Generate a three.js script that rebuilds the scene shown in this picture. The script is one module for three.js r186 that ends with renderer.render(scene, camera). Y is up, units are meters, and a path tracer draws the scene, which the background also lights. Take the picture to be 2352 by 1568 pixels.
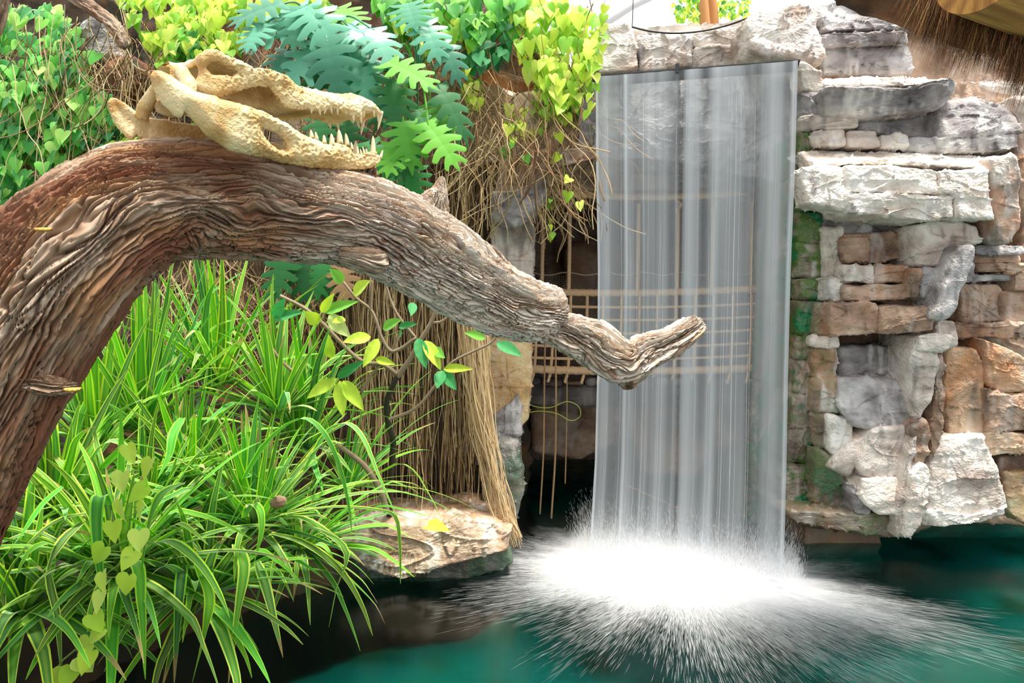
import * as THREE from 'three';
import { mergeGeometries, mergeVertices } from 'three/addons/utils/BufferGeometryUtils.js';
import { createNoise2D, createNoise3D } from 'simplex-noise';

// ---------------------------------------------------------------- camera, sky, sun, exposure
const F = 1600, CX = 1176, HY = 690, EYE = 1.5;           // focal length in pixels, principal point, eye height above the pool
const scene = new THREE.Scene();
const camera = new THREE.PerspectiveCamera(2 * Math.atan(878 / F) * 180 / Math.PI, 2352 / 1756, 0.05, 60);
camera.setViewOffset(2352, 1756, 0, 188, 2352, 1568);
camera.position.set(0, EYE, 0);
camera.lookAt(0, EYE, -1);
const renderer = new THREE.WebGLRenderer({ antialias: true });
renderer.toneMapping = THREE.LinearToneMapping;
renderer.toneMappingExposure = 1.45;
renderer.shadowMap.enabled = true;
{ // bright overcast daylight through the glass roof of the hall: even, a little brighter overhead
  const W = 64, H = 32, data = new Float32Array(W * H * 4);
  for (let r = 0; r < H; r++) {
    const up = Math.max(0, Math.sin(((r + 0.5) / H - 0.5) * Math.PI)), v = 0.72 + 0.55 * up;
    for (let c = 0; c < W; c++) data.set([v * 1.0, v * 1.0, v * 1.02, 1], (r * W + c) * 4);
  }
  const sky = new THREE.DataTexture(data, W, H, THREE.RGBAFormat, THREE.FloatType);
  sky.mapping = THREE.EquirectangularReflectionMapping; sky.magFilter = THREE.LinearFilter; sky.needsUpdate = true;
  scene.background = sky; scene.environment = sky;
  scene.backgroundIntensity = 1; scene.environmentIntensity = 1;
}
const sun = new THREE.DirectionalLight(new THREE.Color(1, 0.955, 0.87), 5.6);
sun.name = 'sun';
sun.position.set(1.3, 6.6, -3.0); sun.target.position.set(0, 0.6, -3.4);
sun.castShadow = true; sun.shadow.radius = 26; sun.shadow.mapSize.set(2048, 2048);
Object.assign(sun.shadow.camera, { left: -7, right: 7, top: 7, bottom: -7, near: 0.5, far: 20 });
scene.add(sun, sun.target);

// ---------------------------------------------------------------- helpers
function rng(seed) { let a = seed >>> 0; return () => { a = (a + 0x6d2b79f5) | 0; let t = Math.imul(a ^ (a >>> 15), 1 | a); t = (t + Math.imul(t ^ (t >>> 7), 61 | t)) ^ t; return ((t ^ (t >>> 14)) >>> 0) / 4294967296; }; }
const R = rng(11), n3 = createNoise3D(rng(5)), n3b = createNoise3D(rng(6)), n2 = createNoise2D(rng(7));
const rr = (a, b, f = R) => a + (b - a) * f();
const clamp = (x, a = 0, b = 1) => Math.min(b, Math.max(a, x)), lerp = (a, b, t) => a + (b - a) * t;
const sst = (a, b, x) => { const t = clamp((x - a) / (b - a)); return t * t * (3 - 2 * t); };
const V = (x, y, z) => new THREE.Vector3(x, y, z);
const at = (px, py, d) => V((px - CX) / F * d, EYE + (HY - py) / F * d, -d);   // a point of the place from where it is seen and how far off it stands
const onWater = (px, py, y = 0) => at(px, py, (EYE - y) * F / (py - HY));
const fbm = (x, y, z, o = 4, n = n3) => { let s = 0, a = 0.5; for (let i = 0; i < o; i++) { s += a * n(x, y, z); x *= 2.03; y *= 2.03; z *= 2.03; a *= 0.5; } return s; };
const hex = (h) => new THREE.Color(h);
const taken = new Map();
const numbered = (n) => { const k = taken.get(n) ?? 0; taken.set(n, k + 1); return k ? n + '_' + String(k).padStart(3, '0') : n; };
function tag(o, label, category, group, kind) { if (label) o.userData.label = label; if (category) o.userData.category = category; if (group) o.userData.group = group; if (kind) o.userData.kind = kind; return o; }
function mesh(name, g, m, parent) { const o = new THREE.Mesh(g, m); o.name = parent ? name : numbered(name); o.castShadow = o.receiveShadow = true; (parent || scene).add(o); return o; }
function thing(name, pos, label, category, group, kind) { const o = new THREE.Group(); o.name = numbered(name); if (pos) o.position.copy(pos); scene.add(o); return tag(o, label, category, group, kind); }
function part(name, g, m, parent) { // geometry given in world coordinates, the parent being a group with a plain position
  const p = parent.position; g.translate(-p.x, -p.y, -p.z); return mesh(name, g, m, parent); }
function subpart(name, g, m, parent, root) { const p = root.position; g.translate(-p.x, -p.y, -p.z); return mesh(name, g, m, parent); }
function geo(pos, idx, { uv, col, nor } = {}) {
  const g = new THREE.BufferGeometry();
  g.setAttribute('position', new THREE.BufferAttribute(pos instanceof Float32Array ? pos : Float32Array.from(pos), 3));
  if (uv) g.setAttribute('uv', new THREE.BufferAttribute(uv instanceof Float32Array ? uv : Float32Array.from(uv), 2));
  if (col) g.setAttribute('color', new THREE.BufferAttribute(col instanceof Float32Array ? col : Float32Array.from(col), 3));
  g.setIndex(new THREE.BufferAttribute(idx instanceof Uint32Array ? idx : Uint32Array.from(idx), 1));
  if (nor) g.setAttribute('normal', new THREE.BufferAttribute(nor, 3)); else g.computeVertexNormals();
  return g;
}
const std = (o) => new THREE.MeshStandardMaterial({ roughness: 0.85, side: THREE.DoubleSide, ...o });
const phys = (o) => new THREE.MeshPhysicalMaterial({ roughness: 0.7, side: THREE.DoubleSide, ...o });
function dataTex(size, f, srgb) { // f(u, v) -> [r, g, b] 0..1, tiles if f does
  const d = new Uint8Array(size * size * 4);
  for (let y = 0; y < size; y++) for (let x = 0; x < size; x++) { const c = f(x / size, y / size), o = (y * size + x) * 4; d[o] = clamp(c[0]) * 255; d[o + 1] = clamp(c[1]) * 255; d[o + 2] = clamp(c[2]) * 255; d[o + 3] = 255; }
  const t = new THREE.DataTexture(d, size, size); t.wrapS = t.wrapT = THREE.RepeatWrapping; t.magFilter = THREE.LinearFilter; t.minFilter = THREE.LinearMipmapLinearFilter; t.generateMipmaps = true;
  if (srgb) t.colorSpace = THREE.SRGBColorSpace; t.needsUpdate = true; return t;
}
const torus = (u, v, k, kv = k, n = n3, off = 0) => { // tiling noise: blend of shifted copies
  const a = n(u * k, v * kv, off), b = n((u - 1) * k, v * kv, off), c = n(u * k, (v - 1) * kv, off), d = n((u - 1) * k, (v - 1) * kv, off);
  return lerp(lerp(a, b, u), lerp(c, d, u), v);
};
// a round bar along points, with a radius for each; sides round it
function tube(points, radius, sides = 6, { smooth = 0, closed = false, col } = {}) {
  let pts = points, rad = typeof radius === 'number' ? points.map(() => radius) : radius;
  if (smooth) {
    const c = new THREE.CatmullRomCurve3(points, false, 'centripetal'), n = smooth, out = [], ro = [];
    for (let i = 0; i <= n; i++) { const t = i / n; out.push(c.getPoint(t)); const k = t * (rad.length - 1), a = Math.min(Math.floor(k), rad.length - 2); ro.push(lerp(rad[a], rad[a + 1], k - a)); }
    pts = out; rad = ro;
  }
  const pos = [], idx = [], uv = [], cols = [], n = pts.length; let u = V(0, 1, 0), len = 0; const t = V(), b = V();
  for (let i = 0; i < n; i++) {
    t.subVectors(pts[Math.min(i + 1, n - 1)], pts[Math.max(i - 1, 0)]).normalize();
    if (i === 0) { u.set(0, 0, 1); if (Math.abs(t.z) > 0.9) u.set(1, 0, 0); }
    u.addScaledVector(t, -u.dot(t)).normalize(); b.crossVectors(t, u);
    if (i) len += pts[i].distanceTo(pts[i - 1]);
    for (let k = 0; k < sides; k++) { const a = k / sides * Math.PI * 2, c = Math.cos(a) * rad[i], s = Math.sin(a) * rad[i]; pos.push(pts[i].x + u.x * c + b.x * s, pts[i].y + u.y * c + b.y * s, pts[i].z + u.z * c + b.z * s); uv.push(k / sides * 6.28 * rad[0], len); if (col) cols.push(col.r, col.g, col.b); }
  }
  for (let i = 0; i < n - 1; i++) for (let k = 0; k < sides; k++) { const a = i * sides + k, b2 = i * sides + (k + 1) % sides; idx.push(a, b2, a + sides, b2, b2 + sides, a + sides); }
  for (const [o, f] of [[0, 1], [(n - 1) * sides, 0]]) for (let k = 1; k < sides - 1; k++) f ? idx.push(o, o + k + 1, o + k) : idx.push(o, o + k, o + k + 1);
  return geo(pos, idx, { uv, col: col ? cols : undefined });
}
// twisted three-strand rope
function rope(points, radius, { pitch = radius * 6, seg = 0.35, sides = 15, smooth = true } = {}) {
  const c = new THREE.CatmullRomCurve3(points, false, 'centripetal'), L = c.getLength(), n = Math.max(4, Math.ceil(L / (radius * seg * 2))), pos = [], idx = [], uv = []; const u = V(0, 0, 1), t = V(), b = V();
  for (let i = 0; i <= n; i++) {
    const p = c.getPointAt(i / n); t.copy(c.getTangentAt(i / n));
    if (!i && Math.abs(t.z) > 0.9) u.set(1, 0, 0);
    u.addScaledVector(t, -u.dot(t)).normalize(); b.crossVectors(t, u);
    const ph = i / n * L / pitch * Math.PI * 2;
    for (let k = 0; k < sides; k++) { const a = k / sides * Math.PI * 2, r = radius * (0.58 + 0.5 * Math.abs(Math.cos(1.5 * (a - ph)))), x = Math.cos(a) * r, y = Math.sin(a) * r; pos.push(p.x + u.x * x + b.x * y, p.y + u.y * x + b.y * y, p.z + u.z * x + b.z * y); uv.push(k / sides * 0.1, i / n * L); }
  }
  for (let i = 0; i < n; i++) for (let k = 0; k < sides; k++) { const a = i * sides + k, b2 = i * sides + (k + 1) % sides; idx.push(a, b2, a + sides, b2, b2 + sides, a + sides); }
  for (const [o, f] of [[0, 1], [n * sides, 0]]) for (let k = 1; k < sides - 1; k++) f ? idx.push(o, o + k + 1, o + k) : idx.push(o, o + k, o + k + 1);
  return geo(pos, idx, { uv });
}
// surface of the field f(x, y, z) = 0 (negative inside) on a regular grid: naive surface nets
function nets(lo, hi, cell, f, column) {
  const N = [0, 1, 2].map((k) => Math.ceil((hi[k] - lo[k]) / cell) + 1), [nx, ny, nz] = N, field = new Float32Array(nx * ny * nz);
  for (let i = 0; i < nx; i++) for (let j = 0; j < ny; j++) { const x = lo[0] + i * cell, y = lo[1] + j * cell, c = column ? column(x, y) : null; for (let k = 0; k < nz; k++) field[(i * ny + j) * nz + k] = f(x, y, lo[2] + k * cell, c); }
  const map = new Int32Array(nx * ny * nz).fill(-1), pos = [], idx = [], cs = [0, nz, ny * nz, ny * nz + nz].flatMap((o) => [o, o + 1]);
  const at3 = (i, j, k) => (i * ny + j) * nz + k;
  for (let i = 0; i < nx - 1; i++) for (let j = 0; j < ny - 1; j++) for (let k = 0; k < nz - 1; k++) {
    const o = at3(i, j, k); let m = 0;
    for (let c = 0; c < 8; c++) if (field[o + cs[c]] < 0) m |= 1 << c;
    if (m === 0 || m === 255) continue;
    let sx = 0, sy = 0, sz = 0, n = 0;
    for (let a = 0; a < 8; a++) for (const bit of [1, 2, 4]) { const b = a | bit; if (b === a) continue; const fa = field[o + cs[a]], fb = field[o + cs[b]]; if ((fa < 0) === (fb < 0)) continue; const t = fa / (fa - fb); sz += (a & 1) + (bit === 1 ? t : 0); sy += ((a >> 1) & 1) + (bit === 2 ? t : 0); sx += ((a >> 2) & 1) + (bit === 4 ? t : 0); n++; }
    map[o] = pos.length / 3; pos.push(lo[0] + (i + sx / n) * cell, lo[1] + (j + sy / n) * cell, lo[2] + (k + sz / n) * cell);
  }
  const quad = (a, b, c, d, flip) => { if (a < 0 || b < 0 || c < 0 || d < 0) return; flip ? idx.push(a, c, b, a, d, c) : idx.push(a, b, c, a, c, d); };
  for (let i = 1; i < nx - 1; i++) for (let j = 1; j < ny - 1; j++) for (let k = 1; k < nz - 1; k++) {
    const o = at3(i, j, k), s = field[o] < 0;
    if (s !== (field[o + ny * nz] < 0)) quad(map[o], map[at3(i, j - 1, k)], map[at3(i, j - 1, k - 1)], map[at3(i, j, k - 1)], !s);
    if (s !== (field[o + nz] < 0)) quad(map[o], map[at3(i, j, k - 1)], map[at3(i - 1, j, k - 1)], map[at3(i - 1, j, k)], !s);
    if (s !== (field[o + 1] < 0)) quad(map[o], map[at3(i - 1, j, k)], map[at3(i - 1, j - 1, k)], map[at3(i, j - 1, k)], !s);
  }
  return geo(pos, idx);
}
const smin = (a, b, k) => { const h = Math.max(k - Math.abs(a - b), 0) / k; return Math.min(a, b) - h * h * k * 0.25; };
const smax = (a, b, k) => -smin(-a, -b, k);
function polySDF(poly) { // signed distance to a polygon, negative inside
  return (x, y) => {
    let d = 1e9, s = 1;
    for (let i = 0, j = poly.length - 1; i < poly.length; j = i++) {
      const [ax, ay] = poly[i], [bx, by] = poly[j], ex = bx - ax, ey = by - ay, wx = x - ax, wy = y - ay, t = clamp((wx * ex + wy * ey) / (ex * ex + ey * ey)), qx = wx - ex * t, qy = wy - ey * t;
      d = Math.min(d, qx * qx + qy * qy);
      const c1 = y >= ay, c2 = y < by, c3 = ex * wy > ey * wx; if ((c1 && c2 && c3) || (!c1 && !c2 && !c3)) s = -s;
    }
    return s * Math.sqrt(d);
  };
}
const inside = (poly, x, y) => { let s = false; for (let i = 0, j = poly.length - 1; i < poly.length; j = i++) { const [ax, ay] = poly[i], [bx, by] = poly[j]; if ((ay > y) !== (by > y) && x < (bx - ax) * (y - ay) / (by - ay) + ax) s = !s; } return s; };
// ---------------------------------------------------------------- rock
const rockBump = dataTex(512, (u, v) => { let s = 0.5; for (const [k, a] of [[8, 0.2], [18, 0.16], [40, 0.14], [90, 0.1]]) s += a * torus(u, v, k, k * 1.4, n3b, k); return [s, s, s]; });
const rockMat = std({ vertexColors: true, roughness: 0.82, bumpMap: rockBump, bumpScale: 0.014 });
const wetMat = std({ vertexColors: true, roughness: 0.42, bumpMap: rockBump, bumpScale: 0.012 });
const ST = { // stone: light, mid, dark, then shares of rust, lime and moss
  pale: { a: '#e4dcd2', b: '#c9bdb2', c: '#9d8e83', rust: 0.25, lime: 0.35, moss: 0 },
  white: { a: '#f3efe8', b: '#e2d9cd', c: '#bcae9f', rust: 0.3, lime: 0.6, moss: 0 },
  grey: { a: '#c6c2c0', b: '#9a9594', c: '#5d5858', rust: 0.08, lime: 0.4, moss: 0 },
  brown: { a: '#c9ad96', b: '#a3866f', c: '#6e5443', rust: 0.5, lime: 0.2, moss: 0 },
  tan: { a: '#dcc3a6', b: '#c4a384', c: '#93745a', rust: 0.65, lime: 0.15, moss: 0 },
  dark: { a: '#8a786c', b: '#66564d', c: '#3c322d', rust: 0.25, lime: 0.1, moss: 0 },
  slate: { a: '#6f6763', b: '#4b4542', c: '#2b2826', rust: 0.1, lime: 0.12, moss: 0 },
  moss: { a: '#b0a796', b: '#86796a', c: '#574b40', rust: 0.3, lime: 0.25, moss: 1 },
  mossy: { a: '#b9aa98', b: '#96806b', c: '#5f4d3f', rust: 0.4, lime: 0.5, moss: 0.4 },
  sand: { a: '#e8cfa2', b: '#d2ad78', c: '#a47f52', rust: 0.4, lime: 0.15, moss: 0 },
};
for (const s of Object.values(ST)) for (const k of 'abc') s[k] = hex(s[k]);
const RUST = hex('#b87a48'), LIME = hex('#f4f1ea'), MOSS = hex('#17703f'), MOSS2 = hex('#4f6a2a'), SOOT = hex('#4a4644');
function rockColor(x, y, z, s, c) {
  const n = fbm(x * 2.3, y * 3.1, z * 2.3, 4) + 0.35 * fbm(x * 11, y * 15, z * 11, 3, n3b);
  n > 0 ? c.copy(s.b).lerp(s.a, clamp(n * 1.8)) : c.copy(s.b).lerp(s.c, clamp(-n * 1.8));
  const ru = fbm(x * 1.9 + 7, y * 1.3, z * 1.9, 3, n3b) + 0.3 * n3(x * 9, y * 5, z * 9);
  c.lerp(RUST, s.rust * 0.7 * sst(0.05, 0.5, ru));
  const so = fbm(x * 2.7 - 3, y * 1.1 + 9, z * 2.7, 4, n3b) + 0.25 * n3(x * 14, y * 3, z * 14);
  c.lerp(SOOT, 0.55 * sst(0.22, 0.6, so));
  const li = fbm(x * 4.5 + 20, y * 1.2, z * 4.5, 4) + 0.3 * n3(x * 22, y * 5, z * 22);   // lime runs down the face
  c.lerp(LIME, s.lime * sst(0.08, 0.45, li));
  if (s.moss) { const mo = fbm(x * 3.1 + 40, y * 2.6, z * 3.1, 4) + 0.4 * n3b(x * 16, y * 16, z * 16); c.lerp(n3(x * 4, y * 4, z * 4 + 9) > 0.1 ? MOSS : MOSS2, s.moss * sst(-0.4, 0.3, mo)); }
  return c;
}
function rockRelief(x, y, z, k) {
  const w = 0.25 * n3(x * 1.3, y * 1.3, z * 1.3);
  const st = n3(x * 1.2 + w, y * 8 + w * 4, z * 1.2), terr = Math.round(st * 3) / 3, ter = lerp(st, terr, 0.75);
  const cr = Math.abs(n3b(x * 1.7 + w, y * 5.5, z * 1.7)), cr2 = Math.abs(n3b(x * 4.5 + 9 + w, y * 2.2, z * 4.5));
  return k * (0.010 * ter + 0.010 * fbm(x * 2.4, y * 2.4, z * 2.4, 2, n3b) + 0.0025 * (1 - Math.abs(n3(x * 7, y * 12, z * 7))) - 0.016 * (1 - sst(0, 0.03, cr)) - 0.012 * (1 - sst(0, 0.025, cr2)) + 0.006 * fbm(x * 22, y * 30, z * 22, 3) * 0.7);
}
function rock(poly, d, { t = 0.3, r = 0.03, tx = 0, ty = 0, bulge = 0.02, k = 1, style = 'pale', res = 0.009, jag = 0.004 } = {}) {
  // outline seen at depth d; the face leans back by ty per metre of height and turns by tx per metre to the side; t is the block's depth
  let cx = 0, cy = 0; for (const p of poly) { cx += p[0]; cy += p[1]; } cx /= poly.length; cy /= poly.length;
  r *= 0.5; bulge *= 0.35; const C = at(cx, cy, d), P = poly.map(([x, y]) => { const q = at(x, y, d); return [(q.x - C.x) * 1.02, (q.y - C.y) * 1.02]; });
  let per = 0; const E = P.map((p, i) => { const q = P[(i + 1) % P.length], l = Math.hypot(q[0] - p[0], q[1] - p[1]); per += l; return l; });
  const n = clamp(Math.round(per / res), 16, 420), b = [];
  for (let i = 0; i < n; i++) { let s = i / n * per, e = 0; while (s > E[e]) { s -= E[e]; e = (e + 1) % E.length; } const p = P[e], q = P[(e + 1) % P.length], u = s / E[e]; b.push([lerp(p[0], q[0], u), lerp(p[1], q[1], u)]); }
  const sm = b.map((p, i) => { let x = 0, y = 0; for (let j = -2; j <= 2; j++) { const q = b[(i + j + n) % n]; x += q[0]; y += q[1]; } return [x / 5, y / 5]; });
  const size = Math.sqrt(b.reduce((s, p) => s + p[0] * p[0] + p[1] * p[1], 0) / n), K = clamp(Math.round(size / res), 4, 90), S = clamp(Math.round(Math.min(t, 0.6) / (res * 2)), 3, 26), pos = [], idx = [];
  const rad = Math.min(r, size * 0.6);
  pos.push(0, 0, bulge);
  for (let q = 1; q <= K; q++) { // face
    const f = q / K;
    for (const p of sm) { const R0 = Math.hypot(...p) * (1 - f), e = clamp(1 - R0 / rad), inset = 1; pos.push(p[0] * f * inset, p[1] * f * inset, bulge * (1 - f * f) - rad * (1 - Math.sqrt(Math.max(0, 1 - e * e * 0.98)))); }
  }
  for (let q = 1; q <= S; q++) for (const p of sm) pos.push(p[0], p[1], -rad - (t - rad) * q / S);
  for (let i = 0; i < n; i++) idx.push(0, 1 + i, 1 + (i + 1) % n);
  for (let q = 0; q < K + S - 1; q++) for (let i = 0; i < n; i++) { const a = 1 + q * n + i, c = 1 + q * n + (i + 1) % n; idx.push(a, a + n, c, c, a + n, c + n); }
  for (let i = 0; i < pos.length; i += 3) { pos[i + 2] += -pos[i + 1] * ty - pos[i] * tx + C.z; pos[i] += C.x; pos[i + 1] += C.y; }
  const g = geo(pos, idx), a = g.attributes.position.array, nn = g.attributes.normal.array, col = new Float32Array(a.length), uv = new Float32Array(a.length / 3 * 2), c = new THREE.Color(), s = typeof style === 'string' ? ST[style] : style;
  for (let i = 0, j = 0; i < a.length; i += 3, j += 2) {
    const x = a[i], y = a[i + 1], z = a[i + 2], h = rockRelief(x, y, z, k) + jag * n3b(x * 9, y * 9, z * 9);
    a[i] += nn[i] * h; a[i + 1] += nn[i + 1] * h; a[i + 2] += nn[i + 2] * h;
    rockColor(x, y, z, s, c); col[i] = c.r; col[i + 1] = c.g; col[i + 2] = c.b; uv[j] = (x + z * 0.8) * 1.2; uv[j + 1] = (y + z * 0.35) * 1.2;
  }
  g.setAttribute('color', new THREE.BufferAttribute(col, 3)); g.setAttribute('uv', new THREE.BufferAttribute(uv, 2)); g.computeVertexNormals();
  return g;
}
const box = (x0, y0, x1, y1, j = 0.06) => { // a slightly uneven four-sided outline with broken corners
  const w = x1 - x0, h = y1 - y0, m = Math.min(w, h), q = () => (R() - 0.5) * 2 * j * m, e = m * 0.08;
  return [[x0 + e, y0 + q()], [x0 + w * 0.35, y0 + q()], [x0 + w * 0.7, y0 + q()], [x1 - e, y0 + q()], [x1 + q(), y0 + e], [x1 + q(), y0 + h * 0.5], [x1 + q(), y1 - e], [x1 - e, y1 + q()], [x0 + w * 0.6, y1 + q()], [x0 + w * 0.3, y1 + q()], [x0 + e, y1 + q()], [x0 + q(), y1 - e], [x0 + q(), y0 + h * 0.5], [x0 + q(), y0 + e]];
};

// pool bed and water
const POOL = thing('pool_basin', V(0, 0, 0), 'algae tinted basin floor under the green pool water', 'pool floor', null, 'structure');
{
  const nx = 120, nz = 120, pos = [], idx = [], col = [], c = new THREE.Color(), A = hex('#dad6b8'), B = hex('#bfc29c'), D = hex('#7d8458');
  for (let j = 0; j <= nz; j++) for (let i = 0; i <= nx; i++) { const x = lerp(-5, 5, i / nx), z = lerp(1.5, -7.5, j / nz); const n = fbm(x * 0.9, 3, z * 0.9, 4); pos.push(x, -0.85 + 0.1 * n, z); c.copy(A).lerp(B, clamp(0.5 + n * 1.6)).lerp(D, sst(0.1, 0.5, fbm(x * 1.7, 9, z * 1.7, 3))); col.push(c.r, c.g, c.b); }
  for (let j = 0; j < nz; j++) for (let i = 0; i < nx; i++) { const a = j * (nx + 1) + i; idx.push(a, a + 1, a + nx + 1, a + 1, a + nx + 2, a + nx + 1); }
  part('basin_floor', geo(pos, idx, { col }), std({ vertexColors: true, roughness: 0.95 }), POOL);
}
const waterMat = phys({ color: 0xffffff, transmission: 1, thickness: 1, ior: 1.33, roughness: 0.16, attenuationColor: new THREE.Color().setRGB(0.010, 0.38, 0.42), attenuationDistance: 1.15 });
{
  const nx = 150, nz = 140, pos = [], idx = [], x0 = -4.95, x1 = 4.95, z0 = 1.45, z1 = -7.4;
  for (let j = 0; j <= nz; j++) for (let i = 0; i <= nx; i++) { const x = lerp(x0, x1, i / nx), z = lerp(z0, z1, j / nz), q = V(x, 0, z).distanceTo(V(0.9, 0, -3.85)); pos.push(x, 0.004 * fbm(x * 2.2, 1, z * 2.2, 2) * Math.exp(-q * 0.5), z); }
  for (let j = 0; j < nz; j++) for (let i = 0; i < nx; i++) { const a = j * (nx + 1) + i; idx.push(a, a + 1, a + nx + 1, a + 1, a + nx + 2, a + nx + 1); }
  // skirt and bottom close the body of water
  const edge = []; for (let i = 0; i <= nx; i++) edge.push(i); for (let j = 1; j <= nz; j++) edge.push(j * (nx + 1) + nx); for (let i = nx - 1; i >= 0; i--) edge.push(nz * (nx + 1) + i); for (let j = nz - 1; j > 0; j--) edge.push(j * (nx + 1));
  const o = pos.length / 3; for (const e of edge) pos.push(pos[e * 3], -1.1, pos[e * 3 + 2]);
  for (let k = 0; k < edge.length; k++) { const k2 = (k + 1) % edge.length; idx.push(edge[k], o + k, edge[k2], edge[k2], o + k, o + k2); }
  const m = pos.length / 3; pos.push(0, -1.1, -3); for (let k = 0; k < edge.length; k++) idx.push(m, o + (k + 1) % edge.length, o + k);
  const w = mesh('pool_water', geo(pos, idx), waterMat); tag(w, 'dark teal pool water spreading under the waterfall', 'water', null, 'structure');
}

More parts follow.
